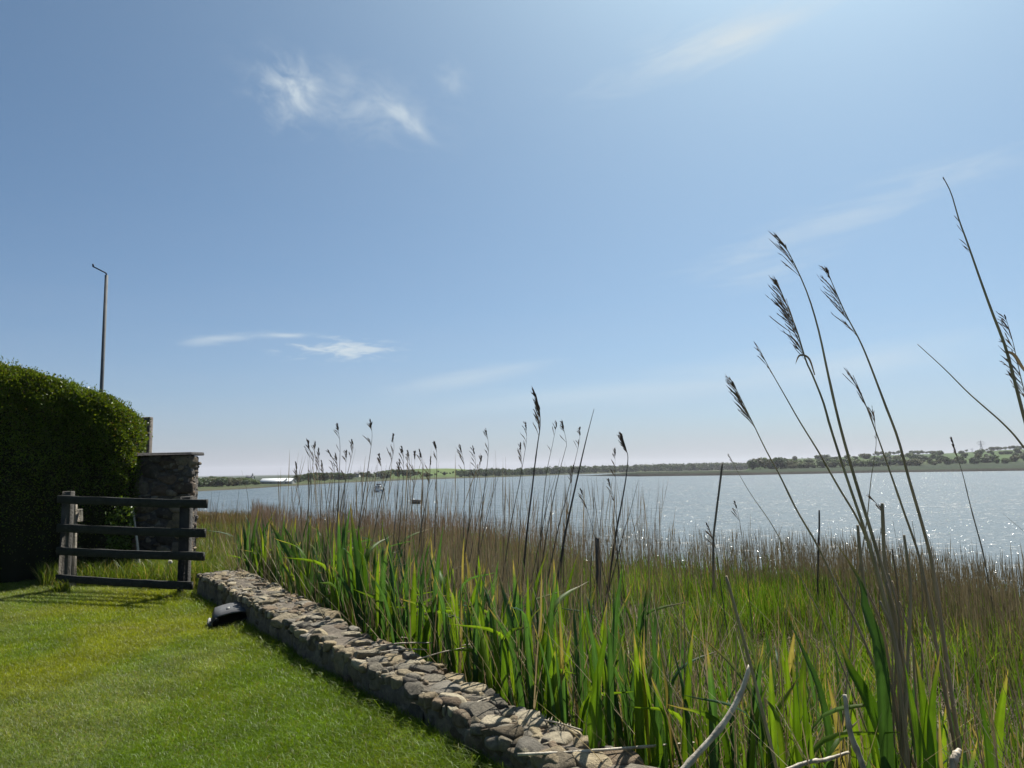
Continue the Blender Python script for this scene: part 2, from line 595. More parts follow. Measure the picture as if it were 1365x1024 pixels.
def water_mat():
    m, nt = mat_new('estuary_water')
    geo = nt.n('ShaderNodeNewGeometry')
    p = geo.outputs['Position']
    def wave(sx, sy, det, seed):
        mp = nt.n('ShaderNodeMapping', {'Vector': p, 'Rotation': (0, 0, R(18)), 'Scale': (sx, sy, 1), 'Location': (seed, 0, 0)})
        return nt.n('ShaderNodeTexNoise', {'Vector': mp.outputs[0], 'Scale': 1.0, 'Detail': det, 'Roughness': 0.6}).outputs[0]
    def slope(sx, sy, det, seed, amp):
        mp = nt.n('ShaderNodeMapping', {'Vector': p, 'Rotation': (0, 0, R(12)), 'Scale': (sx, sy, 1), 'Location': (seed, seed * 2, 0)})
        no = nt.n('ShaderNodeTexNoise', {'Vector': mp.outputs[0], 'Scale': 1.0, 'Detail': det, 'Roughness': 0.62})
        c = nt.n('ShaderNodeVectorMath', {0: no.outputs['Color'], 1: (0.5, 0.5, 0.5)}, operation='SUBTRACT')
        q = nt.n('ShaderNodeVectorMath', {0: c.outputs[0]}, operation='SCALE')
        q.inputs['Scale'].default_value = amp
        return q.outputs[0]
    b0 = wave(0.012, 0.02, 3.0, 40.0)       # gusts: calm and ruffled patches
    gust = nt.n('ShaderNodeMapRange', {0: b0, 1: 0.35, 2: 0.65, 3: 0.7, 4: 1.15})
    s1 = slope(0.30, 0.40, 2.0, 3.0, 0.55)
    s2 = slope(1.1, 2.6, 3.0, 9.0, 1.45)
    s3 = slope(7.0, 8.0, 1.0, 5.0, 0.45)
    sm = nt.n('ShaderNodeVectorMath', {0: s1, 1: s2}, operation='ADD')
    sm = nt.n('ShaderNodeVectorMath', {0: sm.outputs[0], 1: s3}, operation='ADD')
    sm = nt.n('ShaderNodeVectorMath', {0: sm.outputs[0]}, operation='SCALE')
    nt.link(gust.outputs[0], sm.inputs['Scale'])
    # steep smooth wavelet facets scattered over the ruffled surface
    mpv = nt.n('ShaderNodeMapping', {'Vector': p, 'Rotation': (0, 0, R(8)), 'Scale': (16.0, 2.6, 1)})
    vo = nt.n('ShaderNodeTexVoronoi', {'Vector': mpv.outputs[0], 'Scale': 1.0, 'Randomness': 1.0}, feature='F1')
    vs = nt.n('ShaderNodeSeparateColor', {0: vo.outputs['Color']})
    steep = nt.m('GREATER_THAN', vs.outputs[2], 0.05)
    core = nt.m('LESS_THAN', vo.outputs['Distance'], 0.33)
    fm = nt.m('MULTIPLY', steep, core)
    fx = nt.m('MULTIPLY', nt.m('SUBTRACT', vs.outputs[0], 0.5), 1.35)
    fy = nt.m('MULTIPLY', nt.m('SUBTRACT', vs.outputs[1], 0.5), 1.35)
    fv = nt.n('ShaderNodeCombineXYZ', {0: nt.m('MULTIPLY', fx, fm), 1: nt.m('MULTIPLY', fy, fm), 2: 0.0})
    rgh = nt.m('SUBTRACT', 0.36, nt.m('MULTIPLY', fm, 0.19))
    fl = nt.n('ShaderNodeVectorMath', {0: sm.outputs[0], 1: (1, 1, 0)}, operation='MULTIPLY')
    fl = nt.n('ShaderNodeVectorMath', {0: fl.outputs[0], 1: fv.outputs[0]}, operation='ADD')
    up = nt.n('ShaderNodeVectorMath', {0: fl.outputs[0], 1: (0, 0, 1)}, operation='ADD')
    nn = nt.n('ShaderNodeVectorMath', {0: up.outputs[0]}, operation='NORMALIZE')
    pb = nt.n('ShaderNodeBsdfPrincipled', {'Base Color': (0.066, 0.088, 0.097, 1), 'Roughness': rgh, 'IOR': 1.333, 'Specular IOR Level': 0.5, 'Normal': nn.outputs[0]})
    out(nt, pb.outputs[0])
    return m


V = np.stack([X, Y, np.full_like(X, WATER_Z)], -1).reshape(-1, 3)
V[:, :2] *= 0.98
tag(add('water', mesh_np('water', V, Fq, smooth=True), water_mat()), kind='structure')

# marsh ground, one fine sheet from behind the camera to the waterside
gx = np.arange(-30, 26.01, 0.25); gy = np.concatenate([np.arange(-5, 16, 0.25), np.arange(16, 56, 0.5)])
X, Y = np.meshgrid(gx, gy)
Z = marsh_z(X, Y)
V = np.stack([X, Y, Z], -1).reshape(-1, 3)
ny, nx = X.shape
i = np.arange(ny - 1)[:, None] * nx; j = np.arange(nx - 1)[None]
Fq = np.stack([i + j, i + j + 1, i + nx + j + 1, i + nx + j], -1).reshape(-1, 4)
Mmarsh = mat_ground('marsh_soil', [(0.3, (0.035, 0.028, 0.02)), (0.5, (0.075, 0.06, 0.042)), (0.7, (0.12, 0.10, 0.07))], 6.0, 0.8, 40)
tag(add('marsh_ground', mesh_np('marsh_ground', V, Fq, smooth=True), Mmarsh), kind='structure')

# lawn sheet: bounded by the wall's axis and the fence line
FN = Vector((-(FENCE_R - FENCE_L).y, (FENCE_R - FENCE_L).x, 0)).normalized()
LV, LF = [], []
cols_n = 60
ys = np.linspace(-5, 10.6, 80)
for yi, y in enumerate(ys):
    xr = pA.x + (y - pA.y) / WD.y * WD.x + 0.18 / abs(WD.y) * 1.0
    xr = min(xr, 9.0)
    xs = np.linspace(-16, xr, cols_n)
    for x in xs:
        LV.append((x, y, 0.012 * math.sin(x * 1.1) * math.sin(y * 0.8)))
for a in range(len(ys) - 1):
    for b in range(cols_n - 1):
        q = a * cols_n + b
        LF.append((q, q + 1, q + cols_n + 1, q + cols_n))
Mlawn = mat_ground('lawn_soil', [(0.3, (0.05, 0.08, 0.010)), (0.7, (0.08, 0.11, 0.014))], 14.0, 0.6, 60)
tag(add('lawn', mesh_np('lawn', LV, np.array(LF), smooth=True), Mlawn), kind='structure')


def lawn_z(x, y):
    return 0.012 * np.sin(x * 1.1) * np.sin(y * 0.8)


# ------------------------------------------------------------------ far shores
def hor(px):
    return 627.5 - (px - 682.5) * math.tan(R(0.95))


def zat(px, py, Yd):
    return P(px, py, Yd).z


def shore_sheet(name, pxs, rows, colf, mat, pad=None):
    """pxs: list of columns; rows(px) -> list of (depth, z); all the same count"""
    V, C = [], []
    nrow = None
    for px in pxs:
        rw = rows(px)
        nrow = len(rw)
        r = P(px, 627, 1.0)
        for D, z in rw:
            V.append((r.x * D, D, z)); C.append(colf(px, D, z))
    V = np.array(V); n = len(pxs)
    i = np.arange(n - 1)[:, None] * nrow; j = np.arange(nrow - 1)[None]
    Fq = np.stack([i + j, i + nrow + j, i + nrow + j + 1, i + j + 1], -1).reshape(-1, 4)
    return tag(add(name, mesh_np(name, V, Fq, np.array(C), True), mat), kind='structure')


M['land'] = mat_solid('far_land', (0.1, 0.1, 0.1), 0.9, var=0.35, vscale=0.03, attr=True, spec=0.1)

# --- far bank (west side, curving away to the head of the reach)
SP = np.array([-700, 0, 262, 330, 370, 460, 540, 620, 700, 775, 850, 1000, 1150, 1500.])
SY = np.array([665, 662, 655.3, 651.8, 649.0, 643.6, 640.3, 637.6, 635.2, 632.3, 630.0, 627.0, 625.6, 622.5])


def shore_depth(px):
    return G(px, float(np.interp(px, SP, SY)), WATER_Z).y


# skyline of the bare ground (fields), photo rows
GP = np.array([-700, 262, 330, 390, 440, 480, 500, 520, 545, 560, 600, 640, 700, 775, 850, 1000, 1150, 1500.])
GY = np.array([650, 646, 643.5, 641, 639, 634, 631, 628, 626, 625, 624.5, 627, 629.5, 627.5, 625.5, 624.0, 622.5, 620])


def west_rows(px):
    S = shore_depth(px)
    gy_ = float(np.interp(px, GP, GY))
    zt = max(zat(px, gy_, S * 1.30), WATER_Z + 0.7)
    k = zt - (WATER_Z + 0.7)
    return [(S - 2, WATER_Z - 0.8), (S, WATER_Z + 0.02), (S + 1.5, WATER_Z + 0.45), (S * 1.02 + 3, WATER_Z + 0.65), (S * 1.08, WATER_Z + 0.7 + k * .12),
            (S * 1.16, WATER_Z + 0.7 + k * .5), (S * 1.24, WATER_Z + 0.7 + k * .88), (S * 1.30, zt), (S * 1.5, zt - 0.3), (S * 2 + 200, zt * 0.5 - 1), (max(6500, S * 2.5), -1.0)]


def west_col(px, D, z):
    S = shore_depth(px)
    if D < S + 1.0: return (0.05, 0.045, 0.032)
    if D < S * 1.07: return (0.045, 0.052, 0.024)
    if D > S * 1.32: return (0.03, 0.042, 0.022)
    f = float(noise2(px * 0.03, D * 0.01, 3))
    k = float(sstep(500, 540, px) * sstep(660, 630, px))
    return (0.038 + 0.02 * f + .018 * k, 0.055 + 0.02 * f + .036 * k, 0.022)


shore_sheet('far_bank', list(range(-700, 1500, 8)), west_rows, west_col, M['land'])

# --- near-side bank across the bend: mud spit running into a saltmarsh and a hill of fields
EP = np.array([772, 778, 850, 985, 1165, 1365, 1800.])
EY = np.array([634.2, 634.3, 635.2, 633.6, 630.2, 627.6, 622.5])
RP = np.array([985, 1003, 1040, 1100, 1165, 1250, 1300, 1340, 1365, 1500, 1800.])
RYM = np.array([629.0, 626.5, 625.5, 624.0, 622.3, 620.5, 619.5, 618.3, 617.5, 614, 610.])      # top of the saltmarsh
RYF = np.array([628.0, 622, 618, 615, 611.5, 609.0, 608, 606, 605, 602, 598.])               # foot of the upper field
RYR = np.array([627.0, 620, 612, 610.5, 607.5, 605.0, 602.5, 600, 599, 596, 592.])            # ridge


def spit_depth(px):
    return G(px, float(np.interp(px, EP, EY)), WATER_Z).y


def east_rows(px):
    S = spit_depth(px)
    if px < 985:
        t = float(sstep(772, 860, px))
        h = WATER_Z + 0.25 + 1.9 * t
        back = S + 20 + 60 * t
        return [(S - 2, WATER_Z - 0.8), (S, WATER_Z + 0.02), (S + 1, WATER_Z + 0.3 + .5 * t), (S + 6, h), (S + 10 + 30 * t, h), (back, h - .1), (back + 6, WATER_Z - 0.6), (back + 60, WATER_Z - .9), (back + 400, WATER_Z - 1.2)]
    t = float(sstep(985, 1006, px))
    zm = zat(px, float(np.interp(px, RP, RYM)), S + 90)
    zf = zat(px, float(np.interp(px, RP, RYF)), S + 230)
    zr = zat(px, float(np.interp(px, RP, RYR)), S + 480)
    a = [(S - 2, WATER_Z - 0.8), (S, WATER_Z + 0.02), (S + 1, WATER_Z + 0.8), (S + 6, WATER_Z + 1.6), (S + 90, zm), (S + 150, zm * .6 + zf * .4), (S + 230, zf), (S + 480, zr), (S + 1100, zr - 8)]
    h = WATER_Z + 2.15; back = S + 80
    b = [(S - 2, WATER_Z - 0.8), (S, WATER_Z + 0.02), (S + 1, WATER_Z + 0.8), (S + 6, h), (S + 40, h), (back, h - .1), (back + 6, WATER_Z - 0.6), (back + 60, WATER_Z - .9), (back + 400, WATER_Z - 1.2)]
    return [(p[0] * t + q[0] * (1 - t), p[1] * t + q[1] * (1 - t)) for p, q in zip(a, b)]


def east_col(px, D, z):
    S = spit_depth(px)
    if D < S + 3: return (0.022, 0.02, 0.016)
    if D < S + 95 or px < 985: return (0.013, 0.025, 0.008)
    f = float(noise2(px * 0.025, D * 0.006, 9))
    g = float(noise2(px * 0.01 + 4, D * 0.012, 21))
    return (0.032 + 0.018 * g, 0.058 + 0.02 * f, 0.016)


shore_sheet('saltmarsh_hill', list(range(772, 1800, 4)), east_rows, east_col, M['land'])


def east_z(px, D):
    rw = east_rows(px)
    return float(np.interp(D, [r[0] for r in rw], [r[1] for r in rw]))


def west_z(px, D):
    rw = west_rows(px)
    return float(np.interp(D, [r[0] for r in rw], [r[1] for r in rw]))


# ------------------------------------------------------------------ far trees
def leaf_cloud(centers, radii, n, size, c_lo, c_hi, rng, flat=0.75):
    """leaf-clump quads through a set of ellipsoid lobes"""
    k = len(centers)
    w_ = np.array([r ** 2 for r in radii]); w_ = w_ / w_.sum()
    idx = rng.choice(k, n, p=w_)
    d = rng.normal(size=(n, 3)); d /= np.linalg.norm(d, axis=1)[:, None]
    rad = rng.uniform(0.55, 1.03, n) ** 0.6
    pos = np.array(centers)[idx] + d * (np.array(radii)[idx] * rad)[:, None] * np.array([1, 1, flat])
    nr_ = d + rng.normal(0, 0.6, (n, 3)); nr_ /= np.linalg.norm(nr_, axis=1)[:, None]
    a = np.cross(nr_, rng.normal(size=(n, 3))); a /= np.linalg.norm(a, axis=1)[:, None]
    b = np.cross(nr_, a)
    s = size * rng.uniform(0.6, 1.4, n)[:, None]
    V = np.stack([pos - a * s - b * s * .3, pos + b * s * .8 - a * s * .1, pos + a * s + b * s * .2, pos - b * s * .8], 1).reshape(-1, 3)
    Fq = np.arange(n * 4).reshape(-1, 4)
    f = rng.uniform(0, 1, n)[:, None]
    lobe = rng.uniform(0.75, 1.2, k)[idx][:, None]
    C = np.repeat((np.array(c_lo) * (1 - f) + np.array(c_hi) * f) * lobe, 4, 0)
    return V, Fq, C


def make_tree_mesh(seed, tall, wide, n, c_lo, c_hi, bushy):
    rng = np.random.default_rng(seed)
    cs, rs = [], []
    k = 9
    for q in range(k):
        a = rng.uniform(0, 6.28); r = wide * 0.5 * rng.uniform(0.1, 0.75)
        z = tall * (rng.uniform(0.2, 0.8) if bushy else rng.uniform(0.42, 0.86))
        cs.append((r * math.cos(a), r * math.sin(a), z)); rs.append(wide * rng.uniform(0.16, 0.27))
    cs.append((0, 0, tall * .62)); rs.append(wide * .32)
    V, Fq, C = leaf_cloud(cs, rs, n, wide * 0.05, c_lo, c_hi, rng, 0.85)
    V[:, 2] = np.maximum(V[:, 2], 0.03 * tall)
    crown = mesh_np('crown', V, Fq, C)
    mb = MB()
    h = tall * .55
    mb.tube([(0, 0, -0.3), (0.02 * wide, 0, h * .4), (0.0, 0.03 * wide, h)], [0.035 * tall, 0.025 * tall, 0.012 * tall], 7)
    for q in range(4):
        a = q * 1.7 + rng.uniform(0, 1); c = cs[q]
        mb.tube([(0, 0, h * rng.uniform(.35, .6)), (c[0] * .5, c[1] * .5, h * .8), (c[0], c[1], c[2])], [0.014 * tall, 0.01 * tall, 0.004 * tall], 6)
    return crown, mb.mesh('trunk', True)


TREE_KINDS = []
for q in range(8):
    bushy = q >= 4
    dk = [(0.028, 0.052, 0.012), (0.024, 0.048, 0.016), (0.04, 0.07, 0.014), (0.05, 0.06, 0.022)][q % 4]
    br = [(0.075, 0.115, 0.03), (0.06, 0.09, 0.035), (0.1, 0.14, 0.035), (0.12, 0.12, 0.055)][q % 4]
    TREE_KINDS.append(make_tree_mesh(100 + q, 1.0, 0.95 if not bushy else 1.35, 900, dk, br, bushy))


def far_tree(kind, x, y, z, h, label, group, wide=1.0, name='tree'):
    crown, trunk = TREE_KINDS[kind]
    t = empty(name, (x, y, z - 0.02 * h), label, 'tree' if name == 'tree' else 'bush', group, random.uniform(0, 6.28))
    t.scale = (h * wide, h * wide, h)
    add('crown', crown, M['tree_leaf'], t)
    add('trunk', trunk, M['bark'], t)
    return t


def trees_px(lst, zf, label, group, name='tree'):
    """lst of (px, top row, depth, kind, width factor)"""
    for px, ty, D, kd, wd in lst:
        z0 = zf(px, D)
        zt = zat(px, ty, D)
        h = max(zt - z0, 1.2)
        r = P(px, 627, D)
        far_tree(kd, r.x, D, z0, h, label, group, wd, name)


rnd = random.Random(5)
# woods on the far bank: skyline tops along the photo
TP = np.array([240, 262, 285, 300, 318, 332, 345, 395, 410, 425, 440, 455, 470, 500, 515, 535, 550])
TY = np.array([640, 639, 635, 636, 636, 638, 640, 633, 630.5, 629, 628.5, 630, 629, 628, 625.5, 624.5, 626])
lst = []
for px in range(246, 346, 3):
    S = shore_depth(px); D = S * rnd.uniform(1.06, 1.22)
    lst.append((px + rnd.uniform(-2, 2), float(np.interp(px, TP, TY)) + rnd.uniform(-.8, 2.2), D, rnd.randrange(4, 8), rnd.uniform(1.2, 1.9)))
trees_px(lst, west_z, 'low rounded green tree in the wood beside the white-roofed sheds across the river', 'trees on the far bank by the sheds')
lst = []
for px in range(392, 500, 3):
    S = shore_depth(px); D = S * rnd.uniform(1.10, 1.26)
    lst.append((px + rnd.uniform(-2, 2), float(np.interp(px, TP, TY)) + rnd.uniform(-.6, 2.5), D, rnd.randrange(0, 8), rnd.uniform(1.0, 1.6)))
trees_px(lst, west_z, 'green tree on the far bank behind the tall dead reeds, among the far houses', 'trees on the far bank among the houses')
lst = []
for px in range(504, 640, 4):
    S = shore_depth(px); D = S * rnd.uniform(1.05, 1.2)
    ty = np.interp(px, [504, 520, 550, 562, 580, 600, 612, 640], [628, 625.5, 626, 629.5, 630, 629, 627, 627.2])
    lst.append((px, float(ty) + rnd.uniform(-.8, 2.4), D, rnd.randrange(0, 8), rnd.uniform(1.0, 1.6)))
trees_px(lst, west_z, 'dark green tree in the row below the pale green hill field across the river', 'trees below the far hill field')
# hill across the bend
lst = []
for px, ty in [(1003, 612), (1007, 611), (1013, 610.5), (1020, 610.5), (1028, 611), (1034, 610.5), (1041, 609), (1047, 611)]:
    lst.append((px, ty, spit_depth(px) + rnd.uniform(95, 140), rnd.randrange(0, 8), rnd.uniform(1.0, 1.3)))
trees_px(lst, east_z, 'rounded tree in the clump at the seaward tip of the green hill', 'trees at the tip of the hill')
lst = []
for px in [1058, 1063, 1070, 1078, 1090, 1110, 1132, 1152, 1160, 1166, 1171, 1176, 1183, 1188, 1193, 1199, 1217, 1221, 1225, 1229, 1232, 1237, 1243, 1248, 1253, 1257, 1273, 1280, 1285, 1290, 1312, 1318, 1324, 1327, 1332, 1338, 1343, 1349, 1353, 1359, 1364, 1370, 1378, 1386, 1394]:
    ty = np.interp(px, [1058, 1070, 1090, 1130, 1155, 1170, 1190, 1220, 1245, 1257, 1275, 1285, 1312, 1330, 1345, 1365, 1400], [613, 612, 612.5, 610.5, 604, 602.5, 601, 599.5, 601.5, 601, 602, 600.5, 597.5, 595.5, 594.5, 594, 591])
    lst.append((px, float(ty) + rnd.uniform(-.8, 1.6), spit_depth(px) + rnd.uniform(455, 500), rnd.randrange(0, 8), rnd.uniform(1.1, 1.7)))
trees_px(lst, east_z, 'small dark tree on the skyline ridge of the green hill across the water', 'trees along the hill ridge')
lst = []
for q in range(190):
    px = rnd.uniform(1025, 1400)
    D = spit_depth(px) + rnd.choice([96, 98, 100, 105, 112, 118, 150, 155, 195, 235, 240, 330])
    zt = east_z(px, D)
    h = rnd.uniform(2.0, 5.2)
    d = zt + h
    lst.append((px, hor(px) - (d - EYE) / D * 1025, D, rnd.randrange(4, 8), rnd.uniform(1.0, 1.7)))
trees_px(lst, east_z, 'dark green hedgerow bush between the fields on the slope of the far hill', 'bushes along the hill hedgerows', 'bush')

# far woods at the head of the reach: one mass
cs, rs = [], []
rng = np.random.default_rng(3)
for px in np.arange(612, 1012, 1.6):
    S = shore_depth(px)
    for q in range(2):
        D = S * rng.uniform(1.03, 1.16)
        ty = np.interp(px, [612, 640, 660, 680, 700, 720, 740, 770, 800, 850, 900, 950, 985, 1012], [627.5, 625.5, 624.8, 626, 624.6, 623.6, 622.6, 622, 621.8, 620.5, 618.8, 617.8, 617.4, 617]) + rng.uniform(-.9, 1.6)
        zt = zat(px, ty, D); z0 = west_z(px, D)
        hh = max(zt - z0, 2)
        r = P(px, 627, D)
        for lv in (0.2, 0.45, 0.72):
            cs.append((r.x + rng.uniform(-.4, .4) * hh, D, z0 + hh * lv)); rs.append(hh * 0.34)
n_l = 60000
cs = np.array(cs); rs = np.array(rs)
idx = rng.integers(0, len(cs), n_l)
d = rng.normal(size=(n_l, 3)); d /= np.linalg.norm(d, axis=1)[:, None]
pos = cs[idx] + d * rs[idx][:, None] * (rng.uniform(0.2, 1.1, n_l) ** .5)[:, None]
nn = d + rng.normal(0, .7, (n_l, 3)); nn /= np.linalg.norm(nn, axis=1)[:, None]
a = np.cross(nn, rng.normal(size=(n_l, 3))); a /= np.linalg.norm(a, axis=1)[:, None]; b = np.cross(nn, a)
s = (rs[idx] * rng.uniform(.16, .4, n_l))[:, None]
V = np.stack([pos - a * s, pos + b * s, pos + a * s, pos - b * s], 1).reshape(-1, 3)
f = rng.uniform(0, 1, n_l)[:, None]
C = np.repeat(np.array([.03, .05, .02]) * (1 - f) + np.array([.07, .1, .035]) * f, 4, 0)
tag(add('far_wood', mesh_np('far_wood', V, np.arange(n_l * 4).reshape(-1, 4), C), M['tree_leaf']), 'long low wood of dark trees along the water at the head of the river', 'wood', kind='stuff')

# ------------------------------------------------------------------ far buildings
M['white_roof'] = mat_solid('pale_roof_sheet', (0.5, 0.52, 0.53), 0.45, var=0.06)
M['shed_wall'] = mat_solid('shed_wall', (0.32, 0.33, 0.31), 0.8, var=0.15)
M['white_wall'] = mat_solid('white_render', (0.7, 0.69, 0.66), 0.8, var=0.08)
M['slate'] = mat_solid('slate_roof', (0.1, 0.105, 0.115), 0.7, var=0.2)
M['glass_dark'] = mat_solid('window_glass', (0.03, 0.035, 0.04), 0.1, var=0.0)


def gable(name, px, py_base, D, wid, dep, hw, hr, wallm, roofm, label, rz=0.0, windows=2, chimney=False, zf=west_z, cat='building'):
    r = P(px, 627, D)
    z0 = zf(px, D)
    o = empty(name, (r.x, D, z0), label, cat, None, rz)
    hx, hy = wid / 2, dep / 2
    V = [(-hx, -hy, -1), (hx, -hy, -1), (hx, hy, -1), (-hx, hy, -1), (-hx, -hy, hw), (hx, -hy, hw), (hx, hy, hw), (-hx, hy, hw), (-hx, 0, hr - .05), (hx, 0, hr - .05)]
    F3 = np.array([(4, 8, 7), (5, 6, 9)]); F4 = np.array([(0, 1, 5, 4), (1, 2, 6, 5), (2, 3, 7, 6), (3, 0, 4, 7)])
    add('wall', mesh_np('wall', V, [F3, F4]), wallm, o)
    mb = MB()
    e = 0.25; sl = math.atan2(hr - hw, hy); L = math.hypot(hr - hw, hy) + e
    for sg in (-1, 1):
        c = (0, sg * (hy / 2 + e * .5 * math.cos(sl)), (hw + hr) / 2 - e * .5 * math.sin(sl) + .05)
        mb.box(c, (wid + 2 * e, L, 0.1), Matrix.Rotation(-sg * sl, 3, 'X'))
    rf = mb.build('roof', roofm, o)
    if chimney:
        cb = MB(); cb.box((hx * .8, 0, hr + .35), (.5, .5, 1.1), bev=.03); cb.build('chimney', M['shed_wall'], rf)
    for q in range(windows):
        wb = MB(); xx = (q + .5) / windows * wid - hx
        wb.box((xx, -hy - .01, hw * .55), (wid / windows * .35, .06, hw * .35))
        wf = wb.build('window', M['glass_dark'], o)
    return o


def px_w(n, D): return n / 1025 * D


D = shore_depth(366) * 1.09
for (px, wpx, hrx, lb) in ((366, 30, 5.2, 'long low shed with a bright white roof on the far bank'), (383.5, 15, 5.2, 'small shed with pale white roof at the end of the long white-roofed shed')):
    z0 = west_z(px, D); hr = zat(px, 638, D) - z0; hw = zat(px, 642.6, D) - z0
    gable('shed', px, 645, D + (0 if wpx > 20 else 3), px_w(wpx, D), 8.0, max(hw, .8), max(hr, 1.6), M['shed_wall'], M['white_roof'], lb, windows=3 if wpx > 20 else 1, cat='shed')
gable('white_house', 333.5, 644, 330.0, 2.8, 3, 1.7, 2.9, M['white_wall'], M['slate'], 'tiny white house with dark roof beside the long white-roofed shed', windows=2, chimney=True, cat='house')
gable('white_house', 476, 632, shore_depth(476) * 1.2, px_w(7, 400), 5, 1.6, 3.0, M['white_wall'], M['slate'], 'low white house on the far bank near the moored sailing boat', windows=3, chimney=True, cat='house')
gable('stone_house', 452, 634, shore_depth(452) * 1.16, px_w(9, 390), 5, 2.0, 3.4, M['shed_wall'], M['slate'], 'grey house with slate roof among trees behind the tall dead reeds', windows=3, chimney=True, cat='house')

# ------------------------------------------------------------------ pylons
M['steel'] = mat_solid('galvanised_steel', (0.3, 0.31, 0.32), 0.5, 0.6, var=0.1)


def pylon(px, top, base, D, label):
    z0 = zat(px, base, D) - 1; zt = zat(px, top, D); h = zt - z0
    r = P(px, 627, D)
    o = empty('pylon', (r.x, D, z0), label, 'pylon')
    mb = MB(); w0 = h * .12; t = h * .012
    legs = [(-1, -1), (1, -1), (1, 1), (-1, 1)]
    zs = [0, .22, .42, .58, .72, .86, 1.0]; ws = [1, .72, .5, .36, .27, .2, .04]
    for sx, sy in legs:
        mb.tube([(sx * w0 * w_, sy * w0 * w_, z * h) for z, w_ in zip(zs, ws)], t, 5)
    for a in range(len(zs) - 1):
        for q in range(4):
            s, e = legs[q], legs[(q + 1) % 4]
            mb.tube([(s[0] * w0 * ws[a], s[1] * w0 * ws[a], zs[a] * h), (e[0] * w0 * ws[a + 1], e[1] * w0 * ws[a + 1], zs[a + 1] * h)], t * .7, 4)
            mb.tube([(e[0] * w0 * ws[a], e[1] * w0 * ws[a], zs[a] * h), (s[0] * w0 * ws[a + 1], s[1] * w0 * ws[a + 1], zs[a + 1] * h)], t * .7, 4)
    mb.build('lattice_mast', M['steel'], o)
    for z, wd in ((.64, .27), (.78, .36), (.9, .24)):
        cb = MB()
        for s in (-1, 1):
            cb.tube([(0, 0, (z + .03) * h), (s * wd * h, 0, z * h)], t * .8, 5)
            cb.tube([(0, 0, (z - .02) * h), (s * wd * h, 0, z * h)], t * .8, 5)
            cb.tube([(s * wd * h, 0, z * h), (s * wd * h, 0, (z - .05) * h)], t * 1.1, 5)
        cb.build('cross_arm', M['steel'], o)
    return o


pylon(1310.5, 587.0, 602, 1500, 'tall steel lattice pylon standing on the skyline behind the hill ridge')
pylon(1298, 597.5, 604, 2100, 'smaller distant lattice pylon just beside the tall pylon on the skyline')

# ------------------------------------------------------------------ boats
M['hull_white'] = mat_solid('boat_gelcoat', (0.62, 0.63, 0.62), 0.3, var=0.08)
M['hull_dark'] = mat_solid('boat_hull_brown', (0.1, 0.085, 0.07), 0.5, var=0.2)
M['navy'] = mat_solid('canvas_navy', (0.03, 0.035, 0.05), 0.8, var=0.2)
M['alu'] = mat_solid('mast_alloy', (0.35, 0.34, 0.33), 0.4, 0.4, var=0.1)


def hull_mesh(name, L, B, H, sheer=0.25):
    V, n = [], 15
    prof = [(-1, 1.0), (-.92, .45), (-.6, .05), (0, -.25), (.6, .05), (.92, .45), (1, 1.0)]
    for i_ in range(n):
        t = i_ / (n - 1)
        y = (t - .5) * L
        bw = B / 2 * (min(1, (0.78 + t * .5)) if t < .45 else max(0.03, 1 - ((t - .45) / .55) ** 2.2))
        hz = H * (1 + sheer * max(0, t - .3) ** 1.5 * 2)
        for a, b in prof:
            V.append((a * bw, y, b * hz))
    k = len(prof)
    F = []
    for i_ in range(n - 1):
        for j_ in range(k - 1):
            q = i_ * k + j_
            F.append((q, q + 1, q + k + 1, q + k))
        F.append((i_ * k, i_ * k + k, i_ * k + 2 * k - 1, i_ * k + k - 1))   # deck
    F3 = [(0, k - 1 - a, k - 2 - a) for a in range(0)]
    tr = [tuple([0, j_ + 1, j_ + 2]) for j_ in range(k - 2)]
    return mesh_np(name, V, [np.array(tr), np.array(F)])


def boat_at(px, py): return G(px, py, WATER_Z)


b = boat_at(504, 656.0)
s = b.y / 1025.0
o = empty('sailing_boat', (b.x, b.y, WATER_Z), 'white motor-sailing boat with wheelhouse and tall mast moored on the river', 'boat', None, R(28))
B = 11.5 * s
L = B * 2.2
add('hull', hull_mesh('hull', L, B, B * .34), M['hull_white'], o)
mb = MB(); mb.box((0, -.04 * L, B * .52), (B * .6, L * .34, B * .42), bev=B * .06); cb = mb.build('cabin', M['hull_white'], o)
mb = MB()
for sx in (-1, 1):
    mb.box((sx * B * .302, -.04 * L, B * .60), (.02, L * .26, B * .14))
mb.box((0, -.21 * L - .02, B * .60), (B * .44, .02, B * .15))
mb.build('window', M['glass_dark'], cb)
mb = MB(); mb.box((.02, -.06 * L, B * .86), (B * .42, L * .22, B * .20), bev=B * .06); mb.build('wheelhouse_cover', M['navy'], o)
mb = MB(); mb.tube([(0, .14 * L, B * .5), (0, .14 * L, 43 * s)], [.05, .035], 8); mb.build('mast', M['alu'], o)
mb = MB(); mb.tube([(-.03, -.3 * L, B * .4), (-.03, -.3 * L, 30 * s)], [.035, .02], 6); mb.build('mast', M['alu'], o)
mb = MB(); mb.tube([(0, .13 * L, B * 1.05), (0, -.28 * L, B * 1.1)], .035, 6); mb.build('boom', M['alu'], o)
mb = MB()
for q in range(8):
    t = q / 7; y = (t - .5) * L * .9; bw = B / 2 * (min(1, .78 + t * .5) if t < .45 else max(.03, 1 - ((t - .45) / .55) ** 2.2))
    for sx in (-1, 1):
        mb.tube([(sx * bw * .97, y, B * .33), (sx * bw * .97, y, B * .56)], .015, 5)
mb.build('guard_rail', M['alu'], o)

